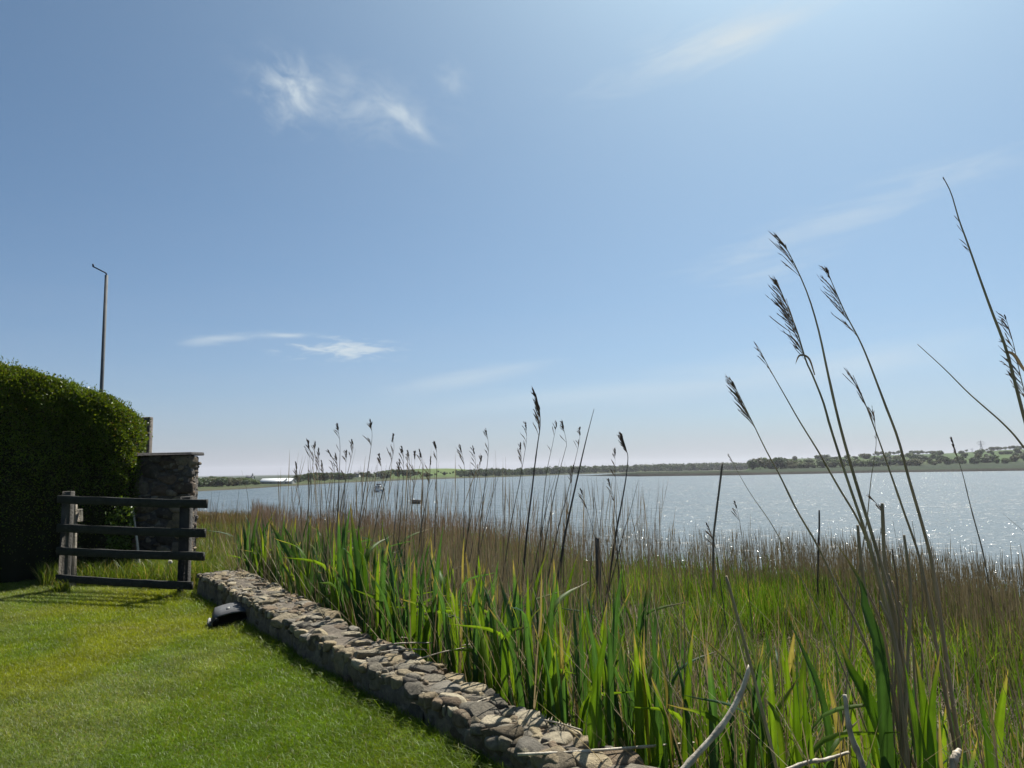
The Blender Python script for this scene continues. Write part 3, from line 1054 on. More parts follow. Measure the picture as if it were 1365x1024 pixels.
b = boat_at(555, 671.6)
s = b.y / 1025.0
o = empty('dinghy', (b.x, b.y, WATER_Z), 'small dark brown boat with a pale cover at one end moored beyond the reeds', 'boat', None, R(62))
B = 9 * s; L = B * 1.75
add('hull', hull_mesh('hull', L, B, B * .5, .15), M['hull_dark'], o)
mb = MB(); mb.box((0, L * .30, B * .62), (B * .34, L * .2, B * .22), bev=B * .09); mb.build('deck_cover', M['hull_white'], o)
mb = MB(); mb.box((0, -.1 * L, B * .54), (B * .6, L * .5, B * .1), bev=B * .04); mb.build('canopy', M['hull_dark'], o)

# ================================================================== LOW STONE WALL
STONE_COLS = np.array([(0.20, 0.18, 0.145), (0.15, 0.143, 0.13), (0.22, 0.195, 0.15), (0.11, 0.105, 0.098), (0.175, 0.15, 0.112), (0.23, 0.215, 0.185), (0.14, 0.137, 0.135), (0.14, 0.112, 0.088)])


def ico(sub=2):
    t = (1 + 5 ** .5) / 2
    v = np.array([(-1, t, 0), (1, t, 0), (-1, -t, 0), (1, -t, 0), (0, -1, t), (0, 1, t), (0, -1, -t), (0, 1, -t), (t, 0, -1), (t, 0, 1), (-t, 0, -1), (-t, 0, 1)], float)
    f = np.array([(0, 11, 5), (0, 5, 1), (0, 1, 7), (0, 7, 10), (0, 10, 11), (1, 5, 9), (5, 11, 4), (11, 10, 2), (10, 7, 6), (7, 1, 8), (3, 9, 4), (3, 4, 2), (3, 2, 6), (3, 6, 8), (3, 8, 9), (4, 9, 5), (2, 4, 11), (6, 2, 10), (8, 6, 7), (9, 8, 1)])
    v /= np.linalg.norm(v[0])
    for _ in range(sub):
        cache, vs, nf = {}, list(v), []
        def mid(a, b):
            k = (min(a, b), max(a, b))
            if k not in cache:
                m = (vs[a] + vs[b]); cache[k] = len(vs); vs.append(m / np.linalg.norm(m))
            return cache[k]
        for a, b, c in f:
            x, y, z = mid(a, b), mid(b, c), mid(c, a)
            nf += [(a, x, z), (b, y, x), (c, z, y), (x, y, z)]
        v, f = np.array(vs), np.array(nf)
    return v, f


ICO_V, ICO_F = ico(2)
ICO3_V, ICO3_F = ico(3)


def stone(mb, c, size, ax, rng, sharp=0.55, rough=0.14, hi=False, tone=(1, 1, 1)):
    """one rounded-angular stone: superellipsoid with lumps and a few sheared planes"""
    v0, f = (ICO3_V, ICO3_F) if hi else (ICO_V, ICO_F)
    v = np.sign(v0) * np.abs(v0) ** sharp
    ph = rng.uniform(0, 6.28, 6); fr = rng.uniform(1.2, 2.8, 6)
    n = (np.sin(v0[:, 0] * fr[0] + ph[0]) + np.sin(v0[:, 1] * fr[1] + ph[1]) + np.sin(v0[:, 2] * fr[2] + ph[2]) + .6 * np.sin(v0[:, 0] * 4.6 + v0[:, 1] * 3.9 + ph[3]) + .5 * np.sin(v0[:, 2] * 5.5 + v0[:, 0] * 4 + ph[4]))
    v = v * (1 + rough * n / 2)[:, None]
    for q in range(3):      # split faces
        d = rng.normal(size=3); d /= np.linalg.norm(d)
        lim = rng.uniform(.7, .95)
        e = v @ d
        v = v - np.outer(np.maximum(e - lim, 0) * .9, d)
    v = v * (np.array(size) / 2)
    A = np.array(ax)
    tilt = rng.normal(0, .10, 3)
    T = np.array(Euler(tilt).to_matrix())
    v = (v @ T.T) @ A + np.array(c)
    col = STONE_COLS[rng.integers(len(STONE_COLS))] * rng.uniform(.6, 1.15) * np.array([1.02, .98, .90])
    mb.raw(v, f, col * np.array(tone))


# stones packed by throwing darts: big ones first, small ones fill the gaps
def pack(rng, s0, s1, n0, n1, classes, gap, grow=None):
    got = []
    cell = {}
    for rmin, rmax, tries in classes:
        for _ in range(tries):
            s_ = rng.uniform(s0, s1); n_ = rng.uniform(n0, n1)
            a = rng.uniform(rmin, rmax) * (grow(s_) if grow else 1); b = a * rng.uniform(.5, .95)
            if n_ - b * .8 < n0 - .02 or n_ + b * .8 > n1 + .02: continue
            ok = True
            ci = int(s_ / .25)
            for cc in (ci - 1, ci, ci + 1):
                for (s2, n2, a2, b2) in cell.get(cc, ()):
                    if ((s_ - s2) / (a + a2)) ** 2 + ((n_ - n2) / (b + b2)) ** 2 < gap: ok = False; break
                if not ok: break
            if ok:
                got.append((s_, n_, a, b)); cell.setdefault(ci, []).append(got[-1])
    return got


def build_low_wall():
    rng = np.random.default_rng(21)
    Ls, Le = -0.12, 10.2                     # along the wall from its far end towards and past the camera
    root = empty('stone_wall', (pA.x, pA.y, 0), 'low wall of rounded field stones and mortar edging the lawn', 'wall')
    d = np.array(WD); nrm = np.array(WN); o0 = np.array((pA.x, pA.y, 0.))
    def W(s, n_, z):
        s = np.asarray(s, float); n_ = np.asarray(n_) * wall_w(s) / WALL_W; z = np.where(np.asarray(z) > 0, np.asarray(z) * wall_h(s) / .295, z); wob = 0.018 * np.sin(s * 1.1 + .6) + 0.012 * np.sin(s * 2.7)
        return o0 + d * s[..., None] + nrm * (np.asarray(n_) + wob)[..., None] + np.array([0, 0, 1.]) * np.asarray(z)[..., None]
    # mortar and rubble core
    prof = [(0.03, -.25), (0.018, 0), (0.016, .1), (0.02, .2), (0.035, .262), (0.085, .287), (.15, .297), (.20, .299), (.25, .297), (.30, .292), (WALL_W - .05, .265), (WALL_W - .03, .2), (WALL_W - .03, .1), (WALL_W - .02, -.1), (WALL_W - .01, -.75)]
    S = np.arange(Ls + .06, Le, .045)
    pn = np.array([p[0] for p in prof]); pz = np.array([p[1] for p in prof])
    SS, NN = np.meshgrid(S, pn, indexing='ij'); ZZ = np.broadcast_to(pz, SS.shape)
    j1 = (fbm(SS * 9, NN * 40 + ZZ * 25, 3) - .5) * .07
    j2 = (fbm(SS * 9 + 50, NN * 40 + ZZ * 25, 4) - .5) * .045
    NNj = NN + j1 * (np.abs(NN - WALL_W / 2) > .15)
    ZZj = ZZ + j2 * (ZZ > .15)
    Vc = W(SS, NNj, ZZj).reshape(-1, 3) - np.array([pA.x, pA.y, 0])
    ns, npf = SS.shape
    i = np.arange(ns - 1)[:, None] * npf; j = np.arange(npf - 1)[None]
    Fc = np.stack([i + j, i + j + 1, i + npf + j + 1, i + npf + j], -1).reshape(-1, 4)
    mb = MB()
    g = (fbm(SS * 6, NN * 20, 8).reshape(-1, 1))
    mb.raw(Vc, Fc, np.array([.15, .125, .096]) * (0.45 + 1.0 * g))
    # end cap
    n0 = np.arange(npf)
    mb.F3.append(np.stack([np.full(npf - 2, 0), n0[2:], n0[1:-1]], -1))
    core = mb.build('mortar', M['stone'], root, smooth=True)
    # stones
    ms = MB()
    ax = np.array([d, nrm, [0, 0, 1.]])
    org = np.array([pA.x, pA.y, 0])
    for s_, n_, a, b in pack(rng, Ls + .03, Le, .015, WALL_W - .04, ((.055, .10, 700), (.038, .065, 3500), (.024, .042, 9000), (.014, .026, 9000)), .86, lambda q: float(np.interp(q, [2.5, 5.5], [.85, 1.25]))):
        edge = n_ < .09
        bare = fbm(np.float64(s_ * 1.3), np.float64(n_ * 4.0), 61) + .25 * math.exp(-((s_ - 3.9) / .55) ** 2)
        if bare > .60 and not edge and a < .07: continue
        c = W(np.float64(s_), n_, .274 + rng.uniform(-.014, .010) - (0 if not edge else .008)) - org
        th = min(.085, .05 + a * .35)
        ax2 = np.array(Matrix.Rotation(rng.normal(0, .5), 3, 'Z')) @ ax
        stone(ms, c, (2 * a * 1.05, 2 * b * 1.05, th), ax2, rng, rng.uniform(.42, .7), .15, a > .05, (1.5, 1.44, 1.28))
    # lawn face
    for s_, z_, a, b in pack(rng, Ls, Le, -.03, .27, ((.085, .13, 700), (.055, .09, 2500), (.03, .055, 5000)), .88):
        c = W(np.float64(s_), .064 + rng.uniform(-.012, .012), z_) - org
        stone(ms, c, (2 * a * 1.03, .11, 2 * b * 1.03), ax, rng, rng.uniform(.42, .7), .16, a > .07, (.8, .75, .66))  # darker tone: weathered stone, with some of the face's shade put into it
    for s_, z_, a, b in pack(rng, Ls, Le, -.15, .25, ((.08, .12, 500), (.05, .08, 1800)), .9):
        c = W(np.float64(s_), WALL_W - .065, z_) - org
        stone(ms, c, (2 * a, .11, 2 * b), ax, rng, .6, .14)
    # far end face
    for zc in (.03, .14, .24):
        n_ = .02
        while n_ < WALL_W - .05:
            wd = rng.uniform(.1, .17)
            c = W(Ls + .07, n_ + wd / 2, zc) - org
            stone(ms, c, (.13, wd, .12), ax, rng, .6, .15)
            n_ += wd * .95
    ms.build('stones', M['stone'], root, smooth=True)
    return root


build_low_wall()


# ================================================================== TALL STONE PIER behind the fence
def build_pier():
    rng = np.random.default_rng(5)
    Yp = 11.4
    th = .36
    xr = P(254, 680, Yp).x; xl = xr - 1.9
    zt = P(230, 608, Yp).z
    root = empty('stone_pier', (xr - .5, Yp, -.05), 'tall rough stone pier with a thin flat slab on top beside the hedge', 'wall')
    org = np.array([xr - .5, Yp, -.05])
    mb = MB()
    mb.box(np.array(((xl + xr) / 2 - .02, Yp + th / 2 + .02, zt / 2 - .1)) - org, (xr - xl - .06, th, zt + .2), col=(.085, .075, .066), bev=.02)
    mb.build('mortar', M['stone'], root)
    ms = MB()
    axF = np.eye(3)
    pc = (.9, .83, .80)
    for x, z, a, b in pack(rng, xl, xr, -.05, zt, ((.12, .17, 300), (.07, .11, 1500), (.035, .06, 5000)), .86):
        x = min(x, xr - a + .012)
        stone(ms, np.array((x, Yp + .052 + rng.uniform(-.015, .012), z)) - org, (2 * a * 1.03, .13, 2 * b * 1.03), axF, rng, rng.uniform(.45, .75), .15, True, pc)
    for y, z, a, b in pack(rng, Yp + .05, Yp + th, -.05, zt, ((.055, .075, 300), (.04, .055, 1200), (.025, .035, 2500)), .86):
        stone(ms, np.array((xr - .098 + rng.uniform(-.012, .014), y, z)) - org, (.12, 2 * a, 2 * b), axF, rng, .6, .15, False, pc)
    ms.build('stones', M['stone'], root, smooth=True)
    mc = MB()
    x0 = P(183, 605, Yp).x; x1 = P(272.5, 606, Yp + .42).x
    mc.box(np.array(((x0 + x1) / 2 - .2, Yp + .18, zt + .028)) - org, (x1 - x0 + .4, .48, .05), Matrix.Rotation(R(-.35), 3, 'Y'), col=(.08, .075, .072), bev=.012, jit=.004)
    mc.build('coping_slab', M['stone'], root)
    return root


build_pier()

# ------------------------------------------------------------------ post behind the pier
Yq = 12.3
a_ = P(190.5, 603, Yq); b_ = P(201.5, 556, Yq)
mb = MB()
zt = b_.z
mb.box((0, 0, (zt + .1) / 2), (a_.x * 0 + (P(201.5, 580, Yq).x - P(190.5, 580, Yq).x), .12, zt + .1), col=(.10, .085, .07), bev=.012)
for zz in (.28, .55):
    mb.box((0, -.067, zt - zz), (.105, .02, .07), col=(.09, .08, .065), bev=.006)
tag(mb.build('gate_post', M['wood'], None, (P(196, 580, Yq).x, Yq, -.1)), 'square dark timber post rising above the slab of the stone pier', 'post')

# ------------------------------------------------------------------ tall pole
Yl = 14.5
p0 = P(131.2, 780, Yl); p1 = P(142, 367, Yl)
root = empty('tall_pole', (p1.x, Yl, -.1), 'tall slim grey pole with a short bent arm rising behind the hedge', 'pole')
M['pole'] = mat_solid('painted_pole', (0.09, 0.10, 0.105), 0.75, 0.0, var=0.25, vscale=5)
mb = MB(); mb.tube([(0, 0, 0), (0, 0, 2.2), (0, 0, p1.z + .1)], [.038, .035, .031], 14); mb.build('shaft', M['pole'], root, smooth=True)
mb = MB()
q1 = P(142, 366, Yl); q2 = P(141, 364, Yl); q3 = P(124.2, 355.5, Yl); q4 = P(124, 352, Yl)
mb.tube([(q - Vector((p1.x, Yl, -.1))) for q in (q1, q2, q2 + (q3 - q2) * .05, q3, q3 + (q4 - q3) * .1, q4)], [.016, .014, .012, .012, .018, .016], 8)
mb.build('arm', M['navy'], root)

# ================================================================== FENCE
def build_fence():
    rng = np.random.default_rng(9)
    YL, YR = 9.75, 9.0
    xl0, xr0 = P(80.5, 665, YL), P(278, 672, YR)
    root = empty('rail_fence', (xl0.x, YL, 0), 'weathered dark timber fence with four rails between hedge and low wall', 'fence')
    org = np.array((xl0.x, YL, 0))
    def rail(pL, pR, h, th=.035):
        a = np.array(P(pL[0], pL[1], YL)) + np.array((0, -.05, 0)); b = np.array(P(pR[0], pR[1], YR)) + np.array((0, -.05, 0))
        a[2] -= h / 2; b[2] -= h / 2
        v = b - a; L = np.linalg.norm(v)
        yaw = math.atan2(v[1], v[0]); pit = math.asin(v[2] / L)
        rot = Matrix.Rotation(yaw, 3, 'Z') @ Matrix.Rotation(-pit, 3, 'Y')
        n = 14
        # a slightly warped plank
        mb = MB()
        t = np.linspace(0, L, n)
        sag = -.008 * np.sin(t / L * np.pi) + rng.normal(0, .0015, n)
        sec = [(-th / 2, -h / 2 + .006), (-th / 2 + .006, -h / 2), (th / 2 - .006, -h / 2), (th / 2, -h / 2 + .006), (th / 2, h / 2 - .006), (th / 2 - .006, h / 2), (-th / 2 + .006, h / 2), (-th / 2, h / 2 - .006)]
        V = np.array([[(tt, y + rng.normal(0, .001), z + sg + rng.normal(0, .0015)) for y, z in sec] for tt, sg in zip(t, sag)]).reshape(-1, 3)
        k = len(sec)
        i = np.arange(n - 1)[:, None] * k; j = np.arange(k)[None]; jj = (j + 1) % k
        Fq = np.stack([i + j, i + jj, i + k + jj, i + k + j], -1).reshape(-1, 4)
        V = V @ np.array(rot).T + a - org
        mb.raw(V, Fq, (.018, .019, .016))
        e = (n - 1) * k
        mb.F3.append(np.array([(0, q + 1, q) for q in range(1, k - 1)] + [(e, e + q, e + q + 1) for q in range(1, k - 1)]))
        mb.build('rail', M['wood'], root)
    rail((80.5, 660), (278.5, 666), .098)
    rail((80.0, 698), (276, 704.5), .098)
    rail((79.5, 729), (274.5, 735.5), .095)
    rail((79.0, 765), (259, 774.8), .088)
    def post(px, top, Yd, w, dp, col):
        p = P(px, 720, Yd); zt = P(px, top, Yd).z
        mb = MB()
        mb.box(np.array((p.x, Yd + dp / 2 - .028, (zt - .25) / 2)) - org, (w, dp, zt + .25), col=col, bev=.008, jit=.002)
        mb.build('post', M['wood'], root)
    post(87, 655, YL, .11, .10, (.055, .05, .04))
    post(246, 662, 9.17, .12, .10, (.03, .028, .024))
    # second, split post standing close behind the first
    p = P(96.5, 720, YL + .16)
    mb = MB()
    mb.box(np.array((p.x, YL + .2, .52)) - org, (.05, .06, 1.1), Matrix.Rotation(R(-1.5), 3, 'Y'), col=(.20, .175, .135), bev=.008, jit=.003)
    mb.box(np.array((p.x + .04, YL + .21, .92)) - org, (.08, .05, .16), col=(.18, .16, .125), bev=.008, jit=.003)
    mb.build('brace_post', M['wood'], root)
    return root


build_fence()

# stick leaning on the pier
mb = MB(); a_ = P(191, 733, 10.4); b_ = P(175.5, 668, 11.25)
a_.z = -.05
mb.tube([(0, 0, 0), (b_ - a_) * .5 + Vector((.008, 0, 0)), (b_ - a_)], [.017, .016, .014], 7, col=(.34, .31, .25))
tag(mb.build('leaning_stick', M['stem'], None, a_), 'thin pale stick leaning against the stone pier behind the fence', 'stick')

# stake in the marsh, and two broken stakes
def stake(px, top, Yd, wpx, label, col=(.085, .08, .072), name='wooden_stake', lean=0.0):
    p = P(px, top, Yd); z0 = float(marsh_z(p.x, Yd)) - .2
    w_ = wpx / 1025 * Yd
    h = p.z - z0
    mb = MB()
    V, F = [], []
    n, k = 6, 10
    pts = [(lean * t * h + random.gauss(0, w_ * .03), 0, t * h) for t in np.linspace(0, 1, n)]
    mb.tube(pts, np.array([1.05, 1.02, 1, 1, .98, .93]) * w_ / 2, k, col=col)
    mb.box((lean * h, 0, h), (w_ * .8, w_ * .8, w_ * .16), Matrix.Rotation(R(14), 3, 'Y'), col=col, bev=w_ * .05)
    return tag(mb.build(name, M['wood'], None, (p.x - lean * h, Yd, z0)), label, 'stake')


stake(796.5, 717, 10.5, 7.2, 'short weathered wooden stake standing in the brown and green reed bed')

# ------------------------------------------------------------------ black garden light on the lawn
def build_light():
    D_ = G(305, 838, 0).y + .12
    c = G(305, 838, 0)
    k = D_ / 1025.0
    root = empty('garden_light', (c.x, D_, 0), 'black box-shaped garden light with grey lid lying against the low stone wall', 'light', None, R(20))
    root.rotation_euler = (R(4), 0, R(20))
    M['black_plastic'] = mat_solid('black_plastic', (0.012, 0.012, 0.014), 0.45, var=0.2)
    M['grey_plastic'] = mat_solid('grey_plastic', (0.085, 0.087, 0.09), 0.6, var=0.15, vscale=25)
    M['pale_glass'] = mat_solid('pale_lens', (0.20, 0.20, 0.19), 0.45, var=0.25)
    W_, H_, Dp = 54 * k, 22 * k, 0.42
    # body with an arched top (profile in x-z, extruded in y)
    prof = [(-.48, .12), (-.50, .50), (-.45, .73), (-.30, .86), (-.08, .97), (.12, 1.0), (.36, .97), (.47, .84), (.5, .55), (.48, .1), (.40, 0), (-.40, 0)]
    def extr(mb, pr, y0, y1, sx=1, col=(1, 1, 1), inset=.0):
        n = len(pr)
        rings = [(y0, .93), (y0 + .02, 1.0), (y1 - .02, 1.0), (y1, .93)]
        V = np.array([(x * W_ * s_, y, (z - .5) * H_ * s_ + .5 * H_) for y, s_ in rings for x, z in pr])
        F = [(r * n + q, r * n + (q + 1) % n, (r + 1) * n + (q + 1) % n, (r + 1) * n + q) for r in range(3) for q in range(n)]
        n0 = mb.n
        mb.raw(V, np.array(F), col)
        mb.F3.append(np.array([(n0, n0 + q, n0 + q + 1) for q in range(1, n - 1)] + [(n0 + 3 * n, n0 + 3 * n + q + 1, n0 + 3 * n + q) for q in range(1, n - 1)]))
    mb = MB(); extr(mb, prof, -.18, .24); mb.build('body', M['black_plastic'], root)
    # grey lid: a curved plate set over the top
    top = [(-.44, .76), (-.28, .88), (-.06, .99), (.14, 1.03), (.38, .99)]
    V, F = [], []
    for y in (-.19, .2):
        for x, z in top: V.append((x * W_, y, z * H_ + .004))
        for x, z in top: V.append((x * W_, y, z * H_ + .016))
    n = len(top); r = 2 * n
    for q in range(n - 1):
        F += [(q, q + 1, r + q + 1, r + q), (n + q, r + n + q, r + n + q + 1, n + q + 1), (q, n + q, n + q + 1, q + 1), (r + q, r + q + 1, r + n + q + 1, r + n + q)]
    F += [(0, r, r + n, n), (n - 1, 2 * n - 1, r + 2 * n - 1, r + n - 1)]
    lid = add('lid', mesh_np('lid', V, np.array(F)), M['grey_plastic'], root)
    mb = MB()
    mb.box((-.13 * W_, -.01, .965 * H_ + .02), (.07 * W_, .07, .003), Matrix.Rotation(R(-13), 3, 'Y'))
    mb.build('sticker', M['pale_glass'], lid)
    mb = MB()
    mb.box((-.40 * W_, -.197, .66 * H_), (.10 * W_, .012, .34 * H_), Matrix.Rotation(R(28), 3, 'Y'), bev=.004)
    mb.build('clip', M['black_plastic'], root)
    mb = MB(); mb.box((-.53 * W_, -.03, .36 * H_), (.10 * W_, .15, .34 * H_), Matrix.Rotation(R(-22), 3, 'Y'), bev=.012)
    mb.build('lens', M['pale_glass'], root)
    mb = MB()
    pts = [(.30 * W_ + .14 * W_ * math.cos(t), -.19, .42 * H_ + .26 * H_ * math.sin(t)) for t in np.linspace(.2, math.pi * .9, 9)]
    mb.tube(pts, .006, 6); mb.build('handle', M['black_plastic'], root)
    return root


build_light()

# ================================================================== HEDGE
def build_hedge():
    rng = np.random.default_rng(31)
    # a clipped privet hedge: plan runs from beyond the frame to beside the pier; depth about 1.7 m
    A = np.array([-9.6, 9.75]); B = np.array([-5.72, 11.95])
    d = (B - A) / np.linalg.norm(B - A); L = np.linalg.norm(B - A)
    n = np.array([d[1], -d[0]])            # towards the lawn
    root = empty('hedge', (-7.5, 11.2, 0), 'thick clipped green hedge with sunlit rounded top beside the stone pier', 'hedge')
    org = np.array((-7.5, 11.2, 0))
    half = .85
    def prof_top(s):                        # height along the hedge
        return np.interp(s, [0, L - 2.6, L - 1.5, L - .7, L], [3.34, 3.16, 2.92, 2.65, 2.32])
    # surface sampling in a rounded-box parametrisation: end rounded with a quarter-ellipsoid
    def surf(s, a):
        """s along (0..L), a angle 0 (front foot) .. pi (back foot); returns pos, normal"""
        ht = prof_top(s)
        end = np.clip((s - (L - .55)) / .55, 0, 1)
        shr = np.sqrt(np.clip(1 - end ** 2, 0.0, 1))
        ca, sa = np.cos(a), np.sin(a)
        e = .34
        off = half * np.sign(ca) * np.abs(ca) ** e
        z = np.abs(sa) ** e
        bul = 1 + .05 * np.sin(s * 3.1 + a * 2) + .06 * (fbm(s * 1.6, a * 2.0, 4) - .5) * 2
        zz = ht * z * (0.93 + .07 * shr) 
        oo = off * bul * (0.15 + .85 * shr) * np.interp(zz / ht, [0, .2, .6, 1], [.86, .97, 1.03, 1.0])
        x = A[0] + d[0] * s + n[0] * oo; y = A[1] + d[1] * s + n[1] * oo
        return np.stack([x, y, zz], -1)
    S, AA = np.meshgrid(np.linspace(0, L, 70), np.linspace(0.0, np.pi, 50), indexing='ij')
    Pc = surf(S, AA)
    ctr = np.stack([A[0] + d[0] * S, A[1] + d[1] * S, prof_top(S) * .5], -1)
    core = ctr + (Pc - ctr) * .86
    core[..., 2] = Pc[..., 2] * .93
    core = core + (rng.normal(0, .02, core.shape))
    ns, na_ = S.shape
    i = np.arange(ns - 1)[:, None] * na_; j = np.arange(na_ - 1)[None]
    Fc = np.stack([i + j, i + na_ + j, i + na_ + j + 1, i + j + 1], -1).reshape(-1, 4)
    add('blocking_core', mesh_np('blocking_core', core.reshape(-1, 3) - org, Fc, np.tile((.018, .02, .01), (ns * na_, 1))), M['tree_leaf'], root)  # solid dark blob added inside the leaves to block light
    N = 170000
    s = rng.uniform(0, 1, N) ** .8 * L
    a = rng.uniform(0, np.pi * .78, N)
    eps = 1e-3
    p = surf(s, a)
    ds = (surf(np.minimum(s + eps, L), a) - surf(np.maximum(s - eps, 0), a)); da = surf(s, a + eps) - surf(s, a - eps)
    nm = np.cross(ds, da); nm /= np.linalg.norm(nm, axis=1)[:, None] + 1e-9
    c0 = np.stack([A[0] + d[0] * s, A[1] + d[1] * s, prof_top(s) * .5], -1)
    flip = np.sign(((p - c0) * nm).sum(1)); nm *= flip[:, None]
    dep = rng.exponential(.05, N)
    out_ = (rng.uniform(0, 1, N) < .05) * rng.uniform(.02, .09, N)
    clump = (fbm(p[:, 0] * 5 + p[:, 2] * 3, p[:, 1] * 5 + p[:, 2] * 4, 9) - .5) * .16
    p = p + nm * (clump - dep + out_)[:, None]
    # leaf: small pointed quad
    t = nm * .5 + rng.normal(0, .6, (N, 3)) + np.array([0, 0, .35]); t /= np.linalg.norm(t, axis=1)[:, None]
    u = np.cross(t, rng.normal(size=(N, 3))); u /= np.linalg.norm(u, axis=1)[:, None]
    ln = rng.uniform(.018, .042, N)[:, None]; wd = ln * .30
    V = np.stack([p, p + t * ln * .5 - u * wd, p + t * ln, p + t * ln * .5 + u * wd], 1).reshape(-1, 3)
    f = rng.uniform(0, 1, N)[:, None]
    C = np.array([.040, .075, .008]) * (1 - f) + np.array([.11, .15, .016]) * f
    br = rng.uniform(0, 1, N) < .06
    C[br] = np.array([.10, .075, .04])
    lv = add('leaves', mesh_np('leaves', V - org, np.arange(N * 4).reshape(-1, 4), np.repeat(C, 4, 0)), M['hedge_leaf'], root)
    lv['kind'] = 'stuff'
    # fresh shoots standing proud of the clipped top
    mb_parts = []
    K = 260
    s = rng.uniform(0, L, K); a = rng.uniform(.8, 2.0, K)
    b = surf(s, a)
    for q in range(K):
        h = rng.uniform(.05, .14); lean = rng.normal(0, .03, 2)
        m = int(h / .014)
        tt = np.linspace(0, 1, m)
        base = b[q] + np.stack([lean[0] * tt, lean[1] * tt, h * tt - .02], -1)
        dirs = rng.normal(size=(m, 3)); dirs[:, 2] = np.abs(dirs[:, 2]) + .5; dirs /= np.linalg.norm(dirs, axis=1)[:, None]
        sd = np.cross(dirs, rng.normal(size=(m, 3))); sd /= np.linalg.norm(sd, axis=1)[:, None]
        mb_parts.append(ribbons(base, dirs * .035, np.full(m, .014), sd, 2, np.tile((.07, .11, .02), (m, 1)), np.tile((.10, .15, .03), (m, 1))))
    V, Fq, C = merge(mb_parts)
    sh = add('young_shoots', mesh_np('young_shoots', V - org, Fq, C), M['hedge_leaf'], root)
    sh['kind'] = 'stuff'
    # sprays low at the end, catching light behind the fence
    K = 1500
    px_ = rng.uniform(140, 178, K); py_ = rng.uniform(664, 735, K)
    pr = []
    base = np.array([P(x, y, 10.95 + rng.normal(0, .12)) for x, y in zip(px_, py_)])
    keep = fbm(base[:, 0] * 6, base[:, 2] * 6, 17) > .47
    base = base[keep]; K = len(base)
    t = rng.normal(0, .6, (K, 3)) + np.array([.2, -.3, .3]); t /= np.linalg.norm(t, axis=1)[:, None]
    u = np.cross(t, rng.normal(size=(K, 3))); u /= np.linalg.norm(u, axis=1)[:, None]
    V, Fq, C = ribbons(base, t * .05, np.full(K, .024), u, 2, np.tile((.06, .10, .02), (K, 1)), np.tile((.09, .14, .03), (K, 1)))
    sp = add('side_sprays', mesh_np('side_sprays', V - org, Fq, C), M['hedge_leaf'], root)
    sp['kind'] = 'stuff'
    return root


build_hedge()


# ================================================================== LAWN GRASS
def field_blades(x, y, z, h, w_, rng, lean=.35, rows=2, c0=None, c1=None, bowk=.15, wind=(0, 0), prof=None, upto=1.0):
    N = len(x)
    ang = rng.uniform(0, 2 * np.pi, N)
    ll = np.abs(rng.normal(0, lean, N))
    la = rng.uniform(0, 2 * np.pi, N)
    tip = np.stack([np.cos(la) * ll + wind[0], np.sin(la) * ll + wind[1], np.ones(N)], -1) * h[:, None]
    bow = np.stack([-np.cos(la) * ll, -np.sin(la) * ll, np.zeros(N)], -1) * (h * bowk)[:, None] + np.array([0, 0, 1.]) * (h * bowk * ll)[:, None]
    side = np.stack([np.cos(ang), np.sin(ang), np.zeros(N)], -1)
    return ribbons(np.stack([x, y, z], -1), tip, w_, side, rows, c0, c1, bow, prof)


def build_lawn():
    rng = np.random.default_rng(41)
    N = 1150000
    u = rng.uniform(-.80, .16, N)
    D = np.sqrt(rng.uniform(3.2 ** 2, 10.9 ** 2, N)) if False else 3.1 + (10.9 - 3.1) * rng.uniform(0, 1, N) ** 1.15
    x = u * D; y = D
    s = sdist(x, y)
    fy = FENCE_L.y + (x - FENCE_L.x) / (FENCE_R.x - FENCE_L.x) * (FENCE_R.y - FENCE_L.y)
    k = (s < .03) & (y < fy + .25 + .9 * (x < FENCE_L.x))
    x, y, s, fy = x[k], y[k], s[k], fy[k]
    N = len(x)
    patch = fbm(x * .9, y * .55, 2)
    fine = fbm(x * 4.5, y * 4.5, 8)
    h = (.018 + .020 * rng.uniform(0, 1, N)) * (.75 + .6 * fine)
    # longer, unmown fringe along the wall and under the fence
    fr = np.exp(-np.maximum(-s - .02, 0) / .13) + .8 * np.exp(-np.abs(y - fy) / .10)
    h = h * (1 + 2.0 * fr * rng.uniform(.1, 1, N))
    wd = (.0020 + .0014 * rng.uniform(0, 1, N)) * (.65 + .075 * y)
    g = np.array([.115, .195, .007]); yl = np.array([.215, .25, .012]); pale = np.array([.24, .265, .12])
    f = np.clip((patch - .36) * 3.6 + rng.normal(0, .25, N), 0, 1)[:, None]
    c = g * (1 - f) + yl * f
    gp = np.clip((fbm(x * .8 + 7, y * .5 + 3, 30) - .52) * 6, 0, 1) * (rng.uniform(0, 1, N) < .55)
    c = c * (1 - .8 * gp[:, None]) + pale * .8 * gp[:, None]
    dead = rng.uniform(0, 1, N) < (.035 + .05 * (fine < .4))
    c[dead] = np.array([.22, .19, .10])
    # a raked line of pale clippings
    q0, q1 = G(95, 836, 0), G(255, 843, 0)
    tq = np.clip((x - q0.x) / (q1.x - q0.x), 0, 1)
    dq = np.abs(y - (q0.y + (q1.y - q0.y) * tq + .02 * np.sin(x * 9)))
    cl = (dq < .045 * rng.uniform(.2, 1, N)) & (x > q0.x) & (x < q1.x) & (rng.uniform(0, 1, N) < .3 + .4 * np.exp(-((tq - .5) / .08) ** 2))
    c[cl] = np.array([.34, .33, .20])
    c = c * rng.uniform(.7, 1.25, N)[:, None]
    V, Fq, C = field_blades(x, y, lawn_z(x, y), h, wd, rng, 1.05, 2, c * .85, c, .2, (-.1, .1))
    o = tag(add('lawn_grass', mesh_np('lawn_grass', V, Fq, C), M['lawn_blade']), 'short mown grass of the lawn beside the low stone wall', 'grass', kind='stuff')


build_lawn()


